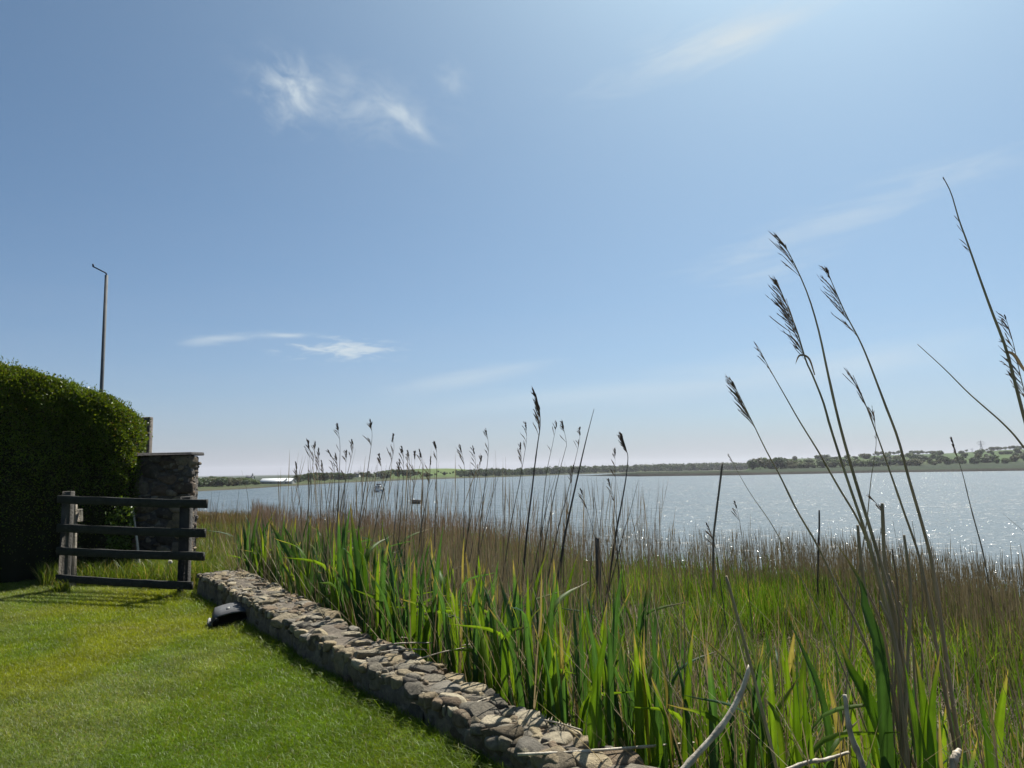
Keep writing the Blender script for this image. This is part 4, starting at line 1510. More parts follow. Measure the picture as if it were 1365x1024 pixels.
# ================================================================== ROUGH GRASS behind and under the fence
def build_rough():
    rng = np.random.default_rng(43)
    xs, ys, hs = [], [], []
    def strip(n, px0, px1, Y0, Y1, h0, h1, cond=None):
        px = rng.uniform(px0, px1, n); Y = rng.uniform(Y0, Y1, n)
        x = (px - 682.5) / 1025 * Y
        xs.append(x); ys.append(Y); hs.append(rng.uniform(h0, h1, n))
    strip(7000, 60, 262, 9.95, 11.2, .10, .36)
    strip(4500, 195, 300, 9.5, 11.6, .16, .42)
    strip(260, 82, 102, 9.5, 9.72, .10, .22)
    strip(16000, 262, 360, 9.6, 20, .25, .5)
    strip(12000, 255, 350, 14, 38, .25, .55)
    x = np.concatenate(xs); y = np.concatenate(ys); h = np.concatenate(hs)
    s = sdist(x, y)
    k = ~((s > -.02) & (s < WALL_W + .02) & (y < pA.y + .3)) & (y < edge_d(x, y) + .3)
    x, y, h = x[k], y[k], h[k]
    N = len(x)
    z = np.where(sdist(x, y) < .2, 0, marsh_z(x, y)) - .02
    f = rng.uniform(0, 1, N)[:, None]
    c = np.array([.045, .09, .012]) * (1 - f) + np.array([.11, .15, .02]) * f
    dead = rng.uniform(0, 1, N) < np.where(y > 11, .38, .12)
    c[dead] = np.array([.24, .20, .11]) * rng.uniform(.6, 1.2, dead.sum())[:, None]
    c = c * np.where(y > 11, .8, 1.0)[:, None]
    brown = rng.uniform(0, 1, N) < sstep(13, 24, y) * .85
    c[brown] = np.array([.085, .062, .038]) * rng.uniform(.6, 1.2, brown.sum())[:, None]
    wd = rng.uniform(.004, .009, N) * (.7 + .04 * y)
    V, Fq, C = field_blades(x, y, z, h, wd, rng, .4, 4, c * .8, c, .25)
    tag(add('rough_grass', mesh_np('rough_grass', V, Fq, C), M['shoot']), 'long rough grass growing behind and beneath the timber fence', 'grass', kind='stuff')


build_rough()

# dandelion clock
p = P(227, 749, 9.75)
root = empty('dandelion_clock', (p.x + .01, 9.75, 0), 'white dandelion seed clock in the long grass behind the fence', 'flower')
mb = MB(); mb.tube([(0, 0, -.01), (-.004, 0, p.z * .6), (-.01, 0, p.z)], [.003, .0026, .0022], 6, col=(.12, .16, .05)); mb.build('stem', M['stem'], root)
rng = np.random.default_rng(2)
K = 260
dd = rng.normal(size=(K, 3)); dd /= np.linalg.norm(dd, axis=1)[:, None]
sdv = np.cross(dd, rng.normal(size=(K, 3))); sdv /= np.linalg.norm(sdv, axis=1)[:, None]
V, Fq, C = ribbons(np.tile((-.01, 0, p.z), (K, 1)) + dd * .004, dd * .022, np.full(K, .006), sdv, 2, np.tile((.7, .7, .68), (K, 1)), np.tile((.8, .8, .78), (K, 1)), prof=lambda s: .25 + .75 * s)
add('seed_head', mesh_np('seed_head', V, Fq, C), M['dry'], root)


# ================================================================== MARSH: green shoots, brown stalks, litter
def scatter(n, D0, D1, u0, u1, rng, pw=1.0):
    D = np.sqrt(D0 ** 2 + (D1 ** 2 - D0 ** 2) * rng.uniform(0, 1, n) ** pw)
    u = rng.uniform(u0, u1, n)
    return u * D, D


def in_marsh(x, y, lo=.5):
    return (sdist(x, y) > lo) & (y < edge_d(x, y) + .1)


def build_shoots():
    rng = np.random.default_rng(51)
    parts = []
    for n, D0, D1, h0, h1, w0, w1, rows in ((9000, 2.6, 6, .30, .75, .010, .024, 5), (70000, 5.2, 12.5, .28, .62, .008, .019, 4), (60000, 12, 28, .3, .6, .010, .02, 3)):
        x, y = scatter(n, D0, D1, -.52 if D0 > 4 else -.1, .95, rng)
        k = in_marsh(x, y, .75)
        # dark bare gaps
        gap = fbm(x * .7, y * .7, 12)
        px = 682.5 + 1025 * x / y
        dens = np.clip((gap - .30) * 4, .12, 1)
        dens = dens * np.where((px > 1180) & (y < 7.2), .32, 1)
        k &= rng.uniform(0, 1, n) < dens
        x, y, gap, px = x[k], y[k], gap[k], px[k]
        N = len(x)
        f = np.clip(fbm(x * .5 + 9, y * .5, 15) * 1.6 - .35 + rng.normal(0, .25, N), 0, 1)[:, None]
        c = np.array([.048, .105, .012]) * (1 - f) + np.array([.10, .168, .020]) * f
        dead = rng.uniform(0, 1, N) < .12
        c[dead] = np.array([.19, .155, .085])
        c *= rng.uniform(.75, 1.2, N)[:, None]
        h = rng.uniform(h0, h1, N) * (.65 + .6 * fbm(x * .9, y * .9, 33))
        wd = rng.uniform(w0, w1, N)
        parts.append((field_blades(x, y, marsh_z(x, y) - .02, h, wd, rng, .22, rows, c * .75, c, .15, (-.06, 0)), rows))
    V, Fq, C = merge([p[0] for p in parts])
    tag(add('green_reed_shoots', mesh_np('green_reed_shoots', V, Fq, C), M['shoot']), 'dense young green reed shoots carpeting the marsh behind the wall', 'reeds', kind='stuff')


build_shoots()

stalk_prof = lambda s: np.interp(s, [0, .5, .80, .86, .93, 1], [1, .85, .65, 1.7, 1.2, .1])
plain_prof = lambda s: np.interp(s, [0, .6, 1], [1, .8, .25])


def build_stalks():
    rng = np.random.default_rng(61)
    parts = []
    for n, D0, D1, rows in ((6200, 2.7, 7, 7), (46000, 6, 13, 7), (150000, 11, 47, 6)):
        x, y = scatter(n, D0, D1, -.48 if D0 > 4 else -.1, .95, rng)
        px = 682.5 + 1025 * x / y
        e = edge_d(x, y)
        k = in_marsh(x, y, .55)
        r = rng.uniform(0, 1, n)
        near_edge = sstep(-4.5 - 4 * sstep(850, 600, px), -1.2, y - e)
        left = sstep(850, 600, px)
        base = (.035 + .5 * left) if D0 < 10 else .10 + .42 * left
        dens = np.clip(base + near_edge, 0, 1)
        dens *= np.where((px < 338), .05, 1)
        k &= r < dens
        x, y, px, e, near_edge, left = x[k], y[k], px[k], e[k], near_edge[k], left[k]
        N = len(x)
        z = marsh_z(x, y)
        hh = np.where(rng.uniform(0, 1, N) < .12, 1.18, 1.0) * rng.uniform(.55, 1.0, N)
        tall = .98 + .14 * left * (y < 16)
        h = hh * tall * (.9 + .25 * fbm(x * .6, y * .6, 3))
        h = np.where(y < 7, np.minimum(h, rng.uniform(.5, 1.0, N)), h)
        z = np.maximum(z, -.75)
        f = rng.uniform(0, 1, N)[:, None]
        c = np.array([.112, .096, .060]) * (1 - f) + np.array([.195, .170, .112]) * f
        c = c * (1 + .35 * left)[:, None]
        red = (left * sstep(13, 18, y) > rng.uniform(0, 1, N) * 1.2)
        c[red] = np.array([.22, .15, .105]) * rng.uniform(.7, 1.2, red.sum())[:, None]
        wd = rng.uniform(.0028, .0056, N) * np.where(y > 14, 1.4, 1.0) * np.where(y > 24, 1.4, 1)
        tip = z * 0
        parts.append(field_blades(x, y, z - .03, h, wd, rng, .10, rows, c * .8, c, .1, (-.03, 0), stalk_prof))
    # a loose haze of taller pale stems over the left half of the bed
    m = 520
    px = rng.uniform(370, 870, m); y = rng.uniform(7.2, 13, m); x = (px - 682.5) / 1025 * y
    k = in_marsh(x, y, .6); x, y = x[k], y[k]; m = len(x)
    f = rng.uniform(0, 1, m)[:, None]
    c = np.array([.13, .10, .068]) * (1 - f) + np.array([.26, .21, .14]) * f
    parts.append(field_blades(x, y, marsh_z(x, y) - .03, rng.uniform(1.35, 2.05, m), rng.uniform(.0035, .006, m), rng, .10, 7, c * .8, c, .12, (.05, 0), stalk_prof))
    V, Fq, C = merge(parts)
    tag(add('dry_reed_stalks', mesh_np('dry_reed_stalks', V, Fq, C), M['dry']), 'mass of thin dry brown reed stalks between the wall and the river', 'reeds', kind='stuff')


build_stalks()


def build_litter():
    rng = np.random.default_rng(71)
    n = 17000
    x, y = scatter(n, 2.4, 10, -.35, .95, rng)
    k = (sdist(x, y) > .42)
    x, y = x[k], y[k]; N = len(x)
    L = rng.uniform(.08, .5, N)
    a = rng.uniform(0, 6.28, N)
    up = rng.normal(0, .16, N) + .06
    tip = np.stack([np.cos(a), np.sin(a), up], -1) * L[:, None]
    side = np.stack([-np.sin(a), np.cos(a), rng.normal(0, .5, N)], -1); side /= np.linalg.norm(side, axis=1)[:, None]
    base = np.stack([x, y, marsh_z(x, y) + rng.uniform(0.0, .07, N)], -1)
    f = rng.uniform(0, 1, N)[:, None]
    c = np.array([.07, .052, .035]) * (1 - f) + np.array([.26, .21, .14]) * f
    V, Fq, C = ribbons(base, tip, rng.uniform(.004, .012, N), side, 3, c, c, np.stack([0 * L, 0 * L, L * .05], -1), plain_prof)
    # steep dead stems among the greens, all leans
    n = 1900
    x, y = scatter(n, 2.7, 10, -.35, .95, rng)
    k = (sdist(x, y) > .55); x, y = x[k], y[k]; N = len(x)
    L = rng.uniform(.4, 1.0, N); a = rng.uniform(0, 6.28, N); el = rng.uniform(.4, 1.4, N)
    tip = np.stack([np.cos(a) * np.cos(el), np.sin(a) * np.cos(el), np.sin(el)], -1) * L[:, None]
    side = np.stack([-np.sin(a), np.cos(a), 0 * a], -1)
    f = rng.uniform(0, 1, N)[:, None] ** 2
    c = np.array([.13, .10, .062]) * (1 - f) + np.array([.36, .31, .22]) * f
    m = 2300
    s_ = rng.uniform(-.5, 9.5, m); nn = WALL_W + rng.uniform(.05, 1.6, m)
    pw_ = np.array([pA.x, pA.y, 0]) + np.array(WD) * s_[:, None] + np.array(WN) * nn[:, None]
    x = np.concatenate([x, pw_[:, 0]]); y = np.concatenate([y, pw_[:, 1]])
    L2 = rng.uniform(.5, 1.15, m); a2 = rng.uniform(0, 6.28, m); e2 = rng.uniform(.7, 1.5, m)
    tip = np.concatenate([tip, np.stack([np.cos(a2) * np.cos(e2), np.sin(a2) * np.cos(e2), np.sin(e2)], -1) * L2[:, None]])
    side = np.concatenate([side, np.stack([-np.sin(a2), np.cos(a2), 0 * a2], -1)])
    f2 = rng.uniform(0, 1, m)[:, None]
    c = np.concatenate([c, np.array([.14, .11, .07]) * (1 - f2) + np.array([.30, .25, .16]) * f2])
    L = np.concatenate([L, L2]); N = len(x)
    P2 = ribbons(np.stack([x, y, marsh_z(x, y)], -1), tip, rng.uniform(.004, .009, N), side, 4, c, c, np.stack([0 * L, 0 * L, L * .03], -1), plain_prof)
    V, Fq, C = merge([(V, Fq, C), P2])
    tag(add('dead_reed_litter', mesh_np('dead_reed_litter', V, Fq, C), M['dry']), 'fallen dead reed litter lying on the dark marsh ground', 'litter', kind='stuff')
    # low broad-leaved weeds at the foot of the wall
    n = 5200
    s_ = rng.uniform(.2, 9.5, n); nn = WALL_W + np.abs(rng.normal(.02, .16, n))
    pos = np.array([pA.x, pA.y, 0]) + np.array(WD) * s_[:, None] + np.array(WN) * nn[:, None]
    keep = fbm(s_ * 2.2, nn * 3, 5) > .5
    pos = pos[keep]; n = len(pos)
    pos[:, 2] = marsh_z(pos[:, 0], pos[:, 1]) + rng.uniform(.02, .26, n)
    t = rng.normal(0, .7, (n, 3)) + np.array([0, 0, .3]); t /= np.linalg.norm(t, axis=1)[:, None]
    u = np.cross(t, rng.normal(size=(n, 3))); u /= np.linalg.norm(u, axis=1)[:, None]
    f = rng.uniform(0, 1, n)[:, None]
    c = np.array([.03, .065, .012]) * (1 - f) + np.array([.08, .13, .025]) * f
    V, Fq, C = ribbons(pos, t * rng.uniform(.03, .06, n)[:, None], rng.uniform(.015, .03, n), u, 2, c, c, prof=lambda s: np.array([.3, 1, .1]))
    tag(add('wall_foot_weeds', mesh_np('wall_foot_weeds', V, Fq, C), M['shoot']), 'low leafy weeds at the marsh side foot of the stone wall', 'weeds', kind='stuff')


build_litter()


# ================================================================== BROAD GREEN REED PLANTS behind the wall
leaf_prof = lambda s: np.clip(np.minimum(.42 + 1.5 * s, 1.0) * (1 - np.clip(s, 0, 1) ** 2.6), .015, 1)


def leaf_mesh(pts, width, face, c0, c1, fold=.16, twist=0.0):
    """one leaf blade along a smooth spline of points; face: direction its surface looks to"""
    pts = np.asarray([tuple(p) for p in pts], float)
    n0 = len(pts); n = 14
    tt = np.linspace(0, n0 - 1, n)
    # Catmull-Rom through the points
    ext = np.vstack([2 * pts[0] - pts[1], pts, 2 * pts[-1] - pts[-2]])
    i = np.minimum(tt.astype(int), n0 - 2); f = (tt - i)[:, None]
    a, b, c, d = ext[i], ext[i + 1], ext[i + 2], ext[i + 3]
    C = .5 * (2 * b + (c - a) * f + (2 * a - 5 * b + 4 * c - d) * f ** 2 + (3 * b - a - 3 * c + d) * f ** 3)
    tan = np.gradient(C, axis=0); tan /= np.linalg.norm(tan, axis=1)[:, None]
    fc = np.asarray(face, float)
    side = np.cross(tan, fc); side /= np.linalg.norm(side, axis=1)[:, None]
    if twist:
        th = np.linspace(0, twist, n)[:, None]
        side = side * np.cos(th) + np.cross(tan, side) * np.sin(th)
    nr_ = np.cross(side, tan)
    s = np.linspace(0, 1, n)
    pw = (leaf_prof(s) * width / 2)[:, None]
    off = nr_ * pw * fold * 2
    V = np.stack([C - side * pw + off, C - side * pw * .5 + off * .4, C, C + side * pw * .5 + off * .4, C + side * pw + off], 1).reshape(-1, 3)
    k = 5
    b_ = (np.arange(n - 1) * k)[:, None] + np.arange(k - 1)[None]
    Fq = np.stack([b_, b_ + 1, b_ + k + 1, b_ + k], -1).reshape(-1, 4)
    cc = np.asarray(c0) * (1 - s)[:, None] + np.asarray(c1) * s[:, None]
    cc = np.repeat(cc, k, 0).reshape(n, k, 3)
    cc[:, 2] *= 1.35                                     # pale midrib
    h = abs(math.sin(width * 9173.0 + pts[-1][2] * 57.0))
    if h > .6:                                           # withered tip
        q = sstep(.80 + .12 * (1 - h), .97, s)[:, None, None]
        cc = cc * (1 - q) + np.array([.19, .15, .085]) * q
    return V, Fq, cc.reshape(-1, 3)


def make_leafy(seed):
    rng = np.random.default_rng(seed)
    root = empty('green_reed', (0, -200, -200), 'x', 'reed')
    m = rng.integers(3, 6)
    a0 = rng.uniform(0, 6.28)
    for q in range(m):
        a = a0 + q * math.pi + rng.normal(0, .35)
        h = rng.uniform(.62, 1.0) * (1 if q else 1.08)
        r0 = .012 * q
        sp = rng.uniform(.04, .22) * (1 if q else .5)
        ca, sa = math.cos(a), math.sin(a)
        b = np.array((ca * r0, sa * r0, 0))
        pts = [b, b + (ca * sp * .25, sa * sp * .25, h * .4), b + (ca * sp * .6, sa * sp * .6, h * .75), b + (ca * sp * 1.15 - .02, sa * sp * 1.15, h)]
        if rng.uniform() < .2:
            pts[-1] = b + np.array((ca * sp * 2.2, sa * sp * 2.2, h * .86))
        c = np.array([.055, .115, .012]) * (1 - (f := rng.uniform())) + np.array([.105, .175, .018]) * f
        if rng.uniform() < .07: c = np.array([.20, .178, .095])
        blue = rng.uniform() < .3
        if blue: c = np.array([.035, .085, .035])
        V, Fq, C = leaf_mesh(pts, rng.uniform(.030, .056), (ca + rng.normal(0, .4), sa + rng.normal(0, .4), .1), c * .75, c, .14, rng.normal(0, .5))
        add('leaf', mesh_np('leaf', V, Fq, C, True), M['leaf'], root)
    return root


PROTO = [make_leafy(300 + q) for q in range(14)]
rng = np.random.default_rng(77)
GREEN_LABEL = 'broad-leaved green reed plant in the row growing along the marsh side of the wall'
used = set()
spots = []
s_ = -.9
while s_ < 9.0:
    spots.append((s_, WALL_W + rng.uniform(.06, .22)))
    if rng.uniform() < .8: spots.append((s_ + rng.uniform(-.05, .05), WALL_W + rng.uniform(.2, .5)))
    if rng.uniform() < .75: spots.append((s_ + rng.uniform(-.05, .05), WALL_W + rng.uniform(.4, .9)))
    if rng.uniform() < .6: spots.append((s_ + rng.uniform(-.05, .05), WALL_W + rng.uniform(.7, 1.5)))
    s_ += rng.uniform(.09, .16)
for s_, n_ in spots:
    n_ += float(wall_w(s_)) - WALL_W
    p = Vector((pA.x, pA.y, 0)) + WD * s_ + WN * n_
    px = 682.5 + 1025 * p.x / max(p.y, .5)
    if p.y < 2.45 or px > 1330: continue
    if px > 880 and rng.uniform() < .45: continue
    k = int(rng.integers(len(PROTO)))
    z = float(marsh_z(p.x, p.y)) - .02
    top = .26 + rng.uniform(.42, .74) * (1.0 if n_ < .7 else .85) * float(np.interp(px, [450, 620, 800, 900], [1.0, .9, .72, .6]))
    sc = (top - z) / .92
    
    rz = rng.uniform(0, 6.28)
    if k not in used:
        used.add(k); o = PROTO[k]
        o.location = (p.x, p.y, z); o.rotation_euler = (0, 0, rz); o.scale = (sc * 1.05, sc * 1.05, sc)
        tag(o, GREEN_LABEL, 'reed', 'green reed plants along the wall')
    else:
        dup(PROTO[k], (p.x, p.y, z), rz, (sc * 1.05, sc * 1.05, sc), GREEN_LABEL, 'green reed plants along the wall')


# hero green leaves close to the camera
def hero_plant(Yd, leaves, label, base_px):
    b = P(base_px[0], base_px[1], Yd)
    z0 = float(marsh_z(b.x, Yd)) - .02
    root = empty('green_reed', (b.x, Yd, z0), label, 'reed')
    rng = np.random.default_rng(int(base_px[0]))
    for pts, wpx, yo, tone, tw in leaves:
        W3 = [P(x, y, Yd + yo + .015 * i_) - root.location for i_, (x, y) in enumerate(pts)]
        # carry the blade down to the root of the plant
        W3 = [Vector((0.01 * rng.normal(), 0.01 * rng.normal(), 0)), W3[0] * .5 + Vector((0, 0, 0.0)) if False else Vector((W3[0].x * .45, W3[0].y * .45, W3[0].z * .5))] + W3
        c = {'b': (.075, .15, .014), 'm': (.05, .115, .014), 'd': (.035, .085, .03), 'g': (.07, .105, .06)}[tone]
        V, Fq, C = leaf_mesh(W3, wpx / 1025 * Yd * 1.05, (.25, -1, .1), np.array(c) * .85, np.array(c), .12, tw)
        add('leaf', mesh_np('leaf', V, Fq, C, True), M['leaf'], root)
    return root


hero_plant(2.75, [([(1180, 1010), (1171, 870), (1152, 812), (1146, 775), (1113, 722)], 27, 0, 'd', .5),
                  ([(1185, 1015), (1157, 935), (1132, 890), (1119, 855)], 25, .05, 'm', .2),
                  ([(1165, 1000), (1148, 915), (1140, 868)], 15, .2, 'b', 0.1)],
           'green reed with one very long dark arching blade beside the dry stem clump', (1190, 1120))
hero_plant(2.5, [([(1228, 1015), (1217, 950), (1206, 884)], 19, 0, 'b', .1),
                  ([(1237, 1010), (1230, 935), (1218, 868)], 21, .03, 'b', -.2),
                  ([(1240, 985), (1243, 925), (1254, 866)], 19, .02, 'b', .2),
                  ([(1248, 1020), (1242, 980), (1236, 940)], 17, .06, 'd', .1)],
           'bright yellow-green reed with two broad blades forking in a V', (1236, 1140))
hero_plant(2.8, [([(1318, 1015), (1308, 945), (1294, 868)], 17, 0, 'm', .4), ([(1325, 1020), (1326, 985), (1312, 900)], 10, .08, 'g', .1)],
           'dark green reed blade standing alone over the bare brown litter', (1328, 1130))
hero_plant(3.1, [([(1106, 1000), (1092, 920), (1072, 872), (1049, 820)], 14, 0, 'd', .3), ([(1062, 985), (1060, 935), (1055, 868)], 14, .1, 'b', 0), ([(1075, 990), (1073, 950), (1071, 905)], 13, .05, 'b', .1)],
           'green reed with a bluish leaning blade and two bright upright blades', (1085, 1100))
hero_plant(3.3, [([(1025, 1000), (1012, 945), (980, 892), (925, 840)], 10, 0, 'g', .2), ([(1022, 1010), (1018, 960), (1004, 868), (984, 822)], 9, .06, 'g', .1), ([(1012, 985), (1002, 930), (998, 890)], 11, .12, 'b', 0)],
           'pale grey-green reed with thin blades drooping beside the curved bare stem', (1020, 1090))
hero_plant(3.5, [([(788, 965), (797, 900), (806, 850), (805, 815)], 13, 0, 'b', .1), ([(800, 968), (790, 900), (781, 850)], 12, .04, 'm', .2), ([(878, 1010), (870, 960), (862, 925)], 11, 0, 'b', .1)],
           'bright green reed with tall upright blades just behind the near end of the wall', (800, 1010))
hero_plant(7.6, [([(404, 790), (394, 752), (374, 720), (355, 688)], 13, 0, 'd', .2), ([(402, 792), (397, 750), (388, 720), (377, 700)], 11, .05, 'd', .3)],
           'green reed with two long dark blades leaning over the far end of the wall', (405, 800))
hero_plant(6.4, [([(482, 835), (478, 760), (472, 715), (466, 668)], 12, 0, 'd', .2), ([(487, 835), (486, 770), (480, 730), (477, 700)], 12, .05, 'm', .3), ([(478, 840), (474, 780), (463, 730)], 12, .05, 'b', .1)],
           'tallest dark-bladed green reed in the row along the wall, one pale tip', (483, 850))


# ================================================================== TALL DRY REEDS
def spline(pts, n):
    pts = np.asarray([tuple(p) for p in pts], float)
    n0 = len(pts)
    ext = np.vstack([2 * pts[0] - pts[1], pts, 2 * pts[-1] - pts[-2]])
    tt = np.linspace(0, n0 - 1, n)
    i = np.minimum(tt.astype(int), n0 - 2); f = (tt - i)[:, None]
    a, b, c, d = ext[i], ext[i + 1], ext[i + 2], ext[i + 3]
    return .5 * (2 * b + (c - a) * f + (2 * a - 5 * b + 4 * c - d) * f ** 2 + (3 * b - a - 3 * c + d) * f ** 3)


def dry_reed(px_pts, Yd, w_base, label, plume=None, group=None, tone=(.27, .215, .135), name='dry_reed', broken=False, yb=None, seed=None, leafs=()):
    """px_pts from tip to lowest seen point; w_base stem width in photo px"""
    rng = np.random.default_rng(seed if seed is not None else int(px_pts[0][0] * 10))
    Wp = [np.array(P(x, y, Yd)) for x, y in px_pts]
    # run on down to the ground along the last lean
    lo = Wp[-1]; dv = lo - Wp[-2]; dv /= np.linalg.norm(dv)
    dv = dv * .8 + np.array([0, 0, -1]) * .2 + np.array([0, .0, 0]); 
    q = lo.copy(); step = .1; extra = []
    while q[2] > float(marsh_z(q[0], q[1])) - .05 and len(extra) < 60:
        q = q + dv * step; extra.append(q.copy())
    if extra:
        m = max(1, len(extra) // 2)
        Wp += [extra[m - 1]] + ([extra[-1]] if extra[-1] is not extra[m - 1] else [])
    base = Wp[-1]
    C = spline(Wp, 34)[::-1] - base           # from base to tip
    n = len(C)
    seg = np.linalg.norm(np.diff(C, axis=0), axis=1); al = np.concatenate([[0], np.cumsum(seg)]); Lt = al[-1]; t = al / Lt
    wb = w_base / 1025 * Yd / 2
    rad = wb * (np.interp(t, [0, .5, .8, 1], [1, .85, .5, .16]) if not broken else np.interp(t, [0, .96, 1], [1, .92, .75]))
    # nodes: slight swellings
    for z in np.arange(.12, .9, .13):
        rad = rad * (1 + .22 * np.exp(-((t - z - rng.normal(0, .015)) / .006) ** 2))
    root = empty(name, tuple(base), label, 'reed', group)
    mb = MB()
    cv = np.array(tone) * (0.8 + .4 * fbm(t * 14, t * 0 + seed if seed else t * 3, 3))[:, None]
    cv = np.repeat(cv, 7, 0)
    mb.tube(C, rad, 7, col=cv)
    mb.build('stem', M['stem'], root, smooth=True)
    pxm = Yd / 1025.0                          # metres per photo pixel
    if plume:
        # plume: dict(len px along the stem, side -1/+1, n, blen px, tuft px, spread)
        pl = plume
        parts = []
        tl = pl['len'] * pxm / Lt
        K = pl['n']
        tb = 1 - tl * rng.uniform(.0, 1.0, K) ** 1.0
        Cb = np.stack([np.interp(tb, t, C[:, k]) for k in range(3)], -1)
        tn = np.stack([np.interp(tb, t, np.gradient(C[:, k], al)) for k in range(3)], -1)
        tn /= np.linalg.norm(tn, axis=1)[:, None]
        sv = np.array([pl.get('side', -1), 0, 0.])
        L = pl['blen'] * pxm * rng.uniform(.45, 1.0, K) * np.interp(tb, [1 - tl, 1 - tl * .6, 1], [.75, 1.0, .35])
        sp = pl.get('spread', .45) * rng.uniform(.45, 1.25, K)
        dirv = tn + sv * sp[:, None] + rng.normal(0, .13, (K, 3)) * np.array([.6, 1.6, .6])
        dirv /= np.linalg.norm(dirv, axis=1)[:, None]
        tip = dirv * L[:, None]
        bow = (tn - dirv) * (L * .12)[:, None] * rng.uniform(-.4, 1.4, K)[:, None]
        side = np.cross(dirv, np.array([0, 1, 0.])); side /= np.linalg.norm(side, axis=1)[:, None]
        wpx = pl.get('w', 1.0)
        cc = np.tile(pl.get('col', (.10, .075, .055)), (K, 1)) * rng.uniform(.7, 1.3, K)[:, None]
        prof = lambda s: np.interp(s, [0, .3, .5, .8, 1], [.45, .5, 1.0, 1.15, .12])
        parts.append(ribbons(Cb, tip, wpx * pxm * rng.uniform(.7, 1.25, K), side, 7, cc, cc, bow, prof))
        # spikelets along each branchlet
        m = pl.get('spk', 3)
        if m:
            tb2 = rng.uniform(.35, 1.0, K * m)
            idx = np.repeat(np.arange(K), m)
            pb = Cb[idx] + tip[idx] * tb2[:, None] + bow[idx] * (4 * tb2 * (1 - tb2))[:, None]
            dv2 = dirv[idx] + rng.normal(0, .22, (K * m, 3)); dv2 /= np.linalg.norm(dv2, axis=1)[:, None]
            s2 = np.cross(dv2, rng.normal(size=(K * m, 3))); s2 /= np.linalg.norm(s2, axis=1)[:, None]
            L2 = pl['blen'] * pxm * rng.uniform(.08, .18, K * m)
            c2 = cc[idx] * rng.uniform(.8, 1.3, K * m)[:, None]
            parts.append(ribbons(pb, dv2 * L2[:, None], wpx * pxm * rng.uniform(.5, 1.0, K * m), s2, 2, c2, c2, prof=lambda s: np.array([.4, 1, .1])))
        if pl.get('tuft', 0):
            m = int(rng.integers(9, 24))
            Cb = np.tile(C[-1], (m, 1)) - tn[np.argmax(tb)] * (rng.uniform(-.2, 1.0, m) * pl['tuft'] * pxm)[:, None]
            dv2 = tn[np.argmax(tb)] + rng.normal(0, .16, (m, 3)) + sv * .12
            dv2 /= np.linalg.norm(dv2, axis=1)[:, None]
            s2 = np.cross(dv2, rng.normal(size=(m, 3))); s2 /= np.linalg.norm(s2, axis=1)[:, None]
            c2 = np.tile((.06, .045, .035), (m, 1))
            parts.append(ribbons(Cb, dv2 * (pl['tuft'] * rng.uniform(.7, 1.25) * pxm * rng.uniform(.35, .7, m))[:, None], np.full(m, 1.6 * pxm), s2, 3, c2, c2, prof=lambda s: np.array([.5, 1, .9, .1])))
        V, Fq, Cc = merge(parts)
        add('seed_head', mesh_np('seed_head', V, Fq, Cc), M['plume'], root)
    for lf in leafs:
        # dead leaf: photo points from its sheath outwards
        W3 = [np.array(P(x, y, Yd - .01)) - base for x, y in lf['pts']]
        V, Fq, Cc = leaf_mesh(W3, lf['w'] * pxm, (.2, -1, .2), (.12, .095, .06), (.15, .12, .08), .1, lf.get('tw', .3))
        add('dead_leaf', mesh_np('dead_leaf', V, Fq, Cc, True), M['dry'], root)
    return root


full = dict(len=70, n=46, blen=44, tuft=14, spread=.42, w=1.5, spk=4)
thinp = dict(len=45, n=10, blen=40, tuft=18, spread=.5, w=1.3, spk=2)
# --- the tall group close to the camera, right of centre
dry_reed([(1040, 320), (1052, 338), (1075, 388), (1091, 440), (1104, 500), (1119, 565), (1140, 640), (1163, 715), (1182, 780), (1200, 860)], 2.8, 6.12,
         'tallest dry reed of the near clump, dark tuft at its tip and few branchlets', dict(len=70, n=9, blen=62, tuft=17, spread=.34, w=1.2, spk=2), seed=1)
dry_reed([(1036, 376), (1048, 405), (1062, 440), (1074, 480), (1083, 500), (1097, 535), (1107, 570), (1128, 635), (1152, 705), (1172, 770), (1196, 870)], 2.75, 5.76,
         'dry reed of the near clump with the fullest feathery seed head', dict(len=118, n=44, blen=56, tuft=8, spread=.46, w=1.15, spk=3), seed=2,
         leafs=[dict(pts=[(1086, 500), (1078, 478), (1066, 474), (1060, 486)], w=4, tw=.4)])
dry_reed([(1104, 364), (1112, 384), (1128, 420), (1145, 452), (1158, 482), (1180, 540), (1197, 585), (1212, 640), (1228, 695), (1241, 745), (1250, 800)], 3.2, 5.76,
         'dry reed standing apart on the clump edge with a narrow drooping seed head', dict(len=100, n=24, blen=54, tuft=15, spread=.40, w=1.0, spk=2), seed=3)
dry_reed([(1137, 500), (1152, 535), (1168, 577), (1185, 625), (1204, 680), (1224, 738), (1235, 790)], 3.1, 5.04,
         'leaning dry reed with a wispy pale seed head just below skyline treetops', dict(len=50, n=10, blen=46, tuft=0, spread=.3, w=1.0, spk=2), seed=4)
dry_reed([(1012, 465), (1026, 492), (1046, 527), (1066, 562), (1092, 604), (1118, 650), (1143, 692), (1160, 735), (1190, 850)], 2.85, 4.68,
         'slender dry reed leaning steeply with a thin closed tip', dict(len=46, n=7, blen=34, tuft=0, spread=.16, w=1.0, spk=2), seed=5)
dry_reed([(978, 512), (988, 532), (1004, 565), (1021, 600), (1040, 635), (1062, 680), (1090, 728), (1120, 790), (1150, 850)], 3.0, 4.32,
         'leaning dry reed with a brown feathery seed head against the water at its middle', dict(len=68, n=26, blen=44, tuft=8, spread=.28, w=1.2, spk=3), seed=6)
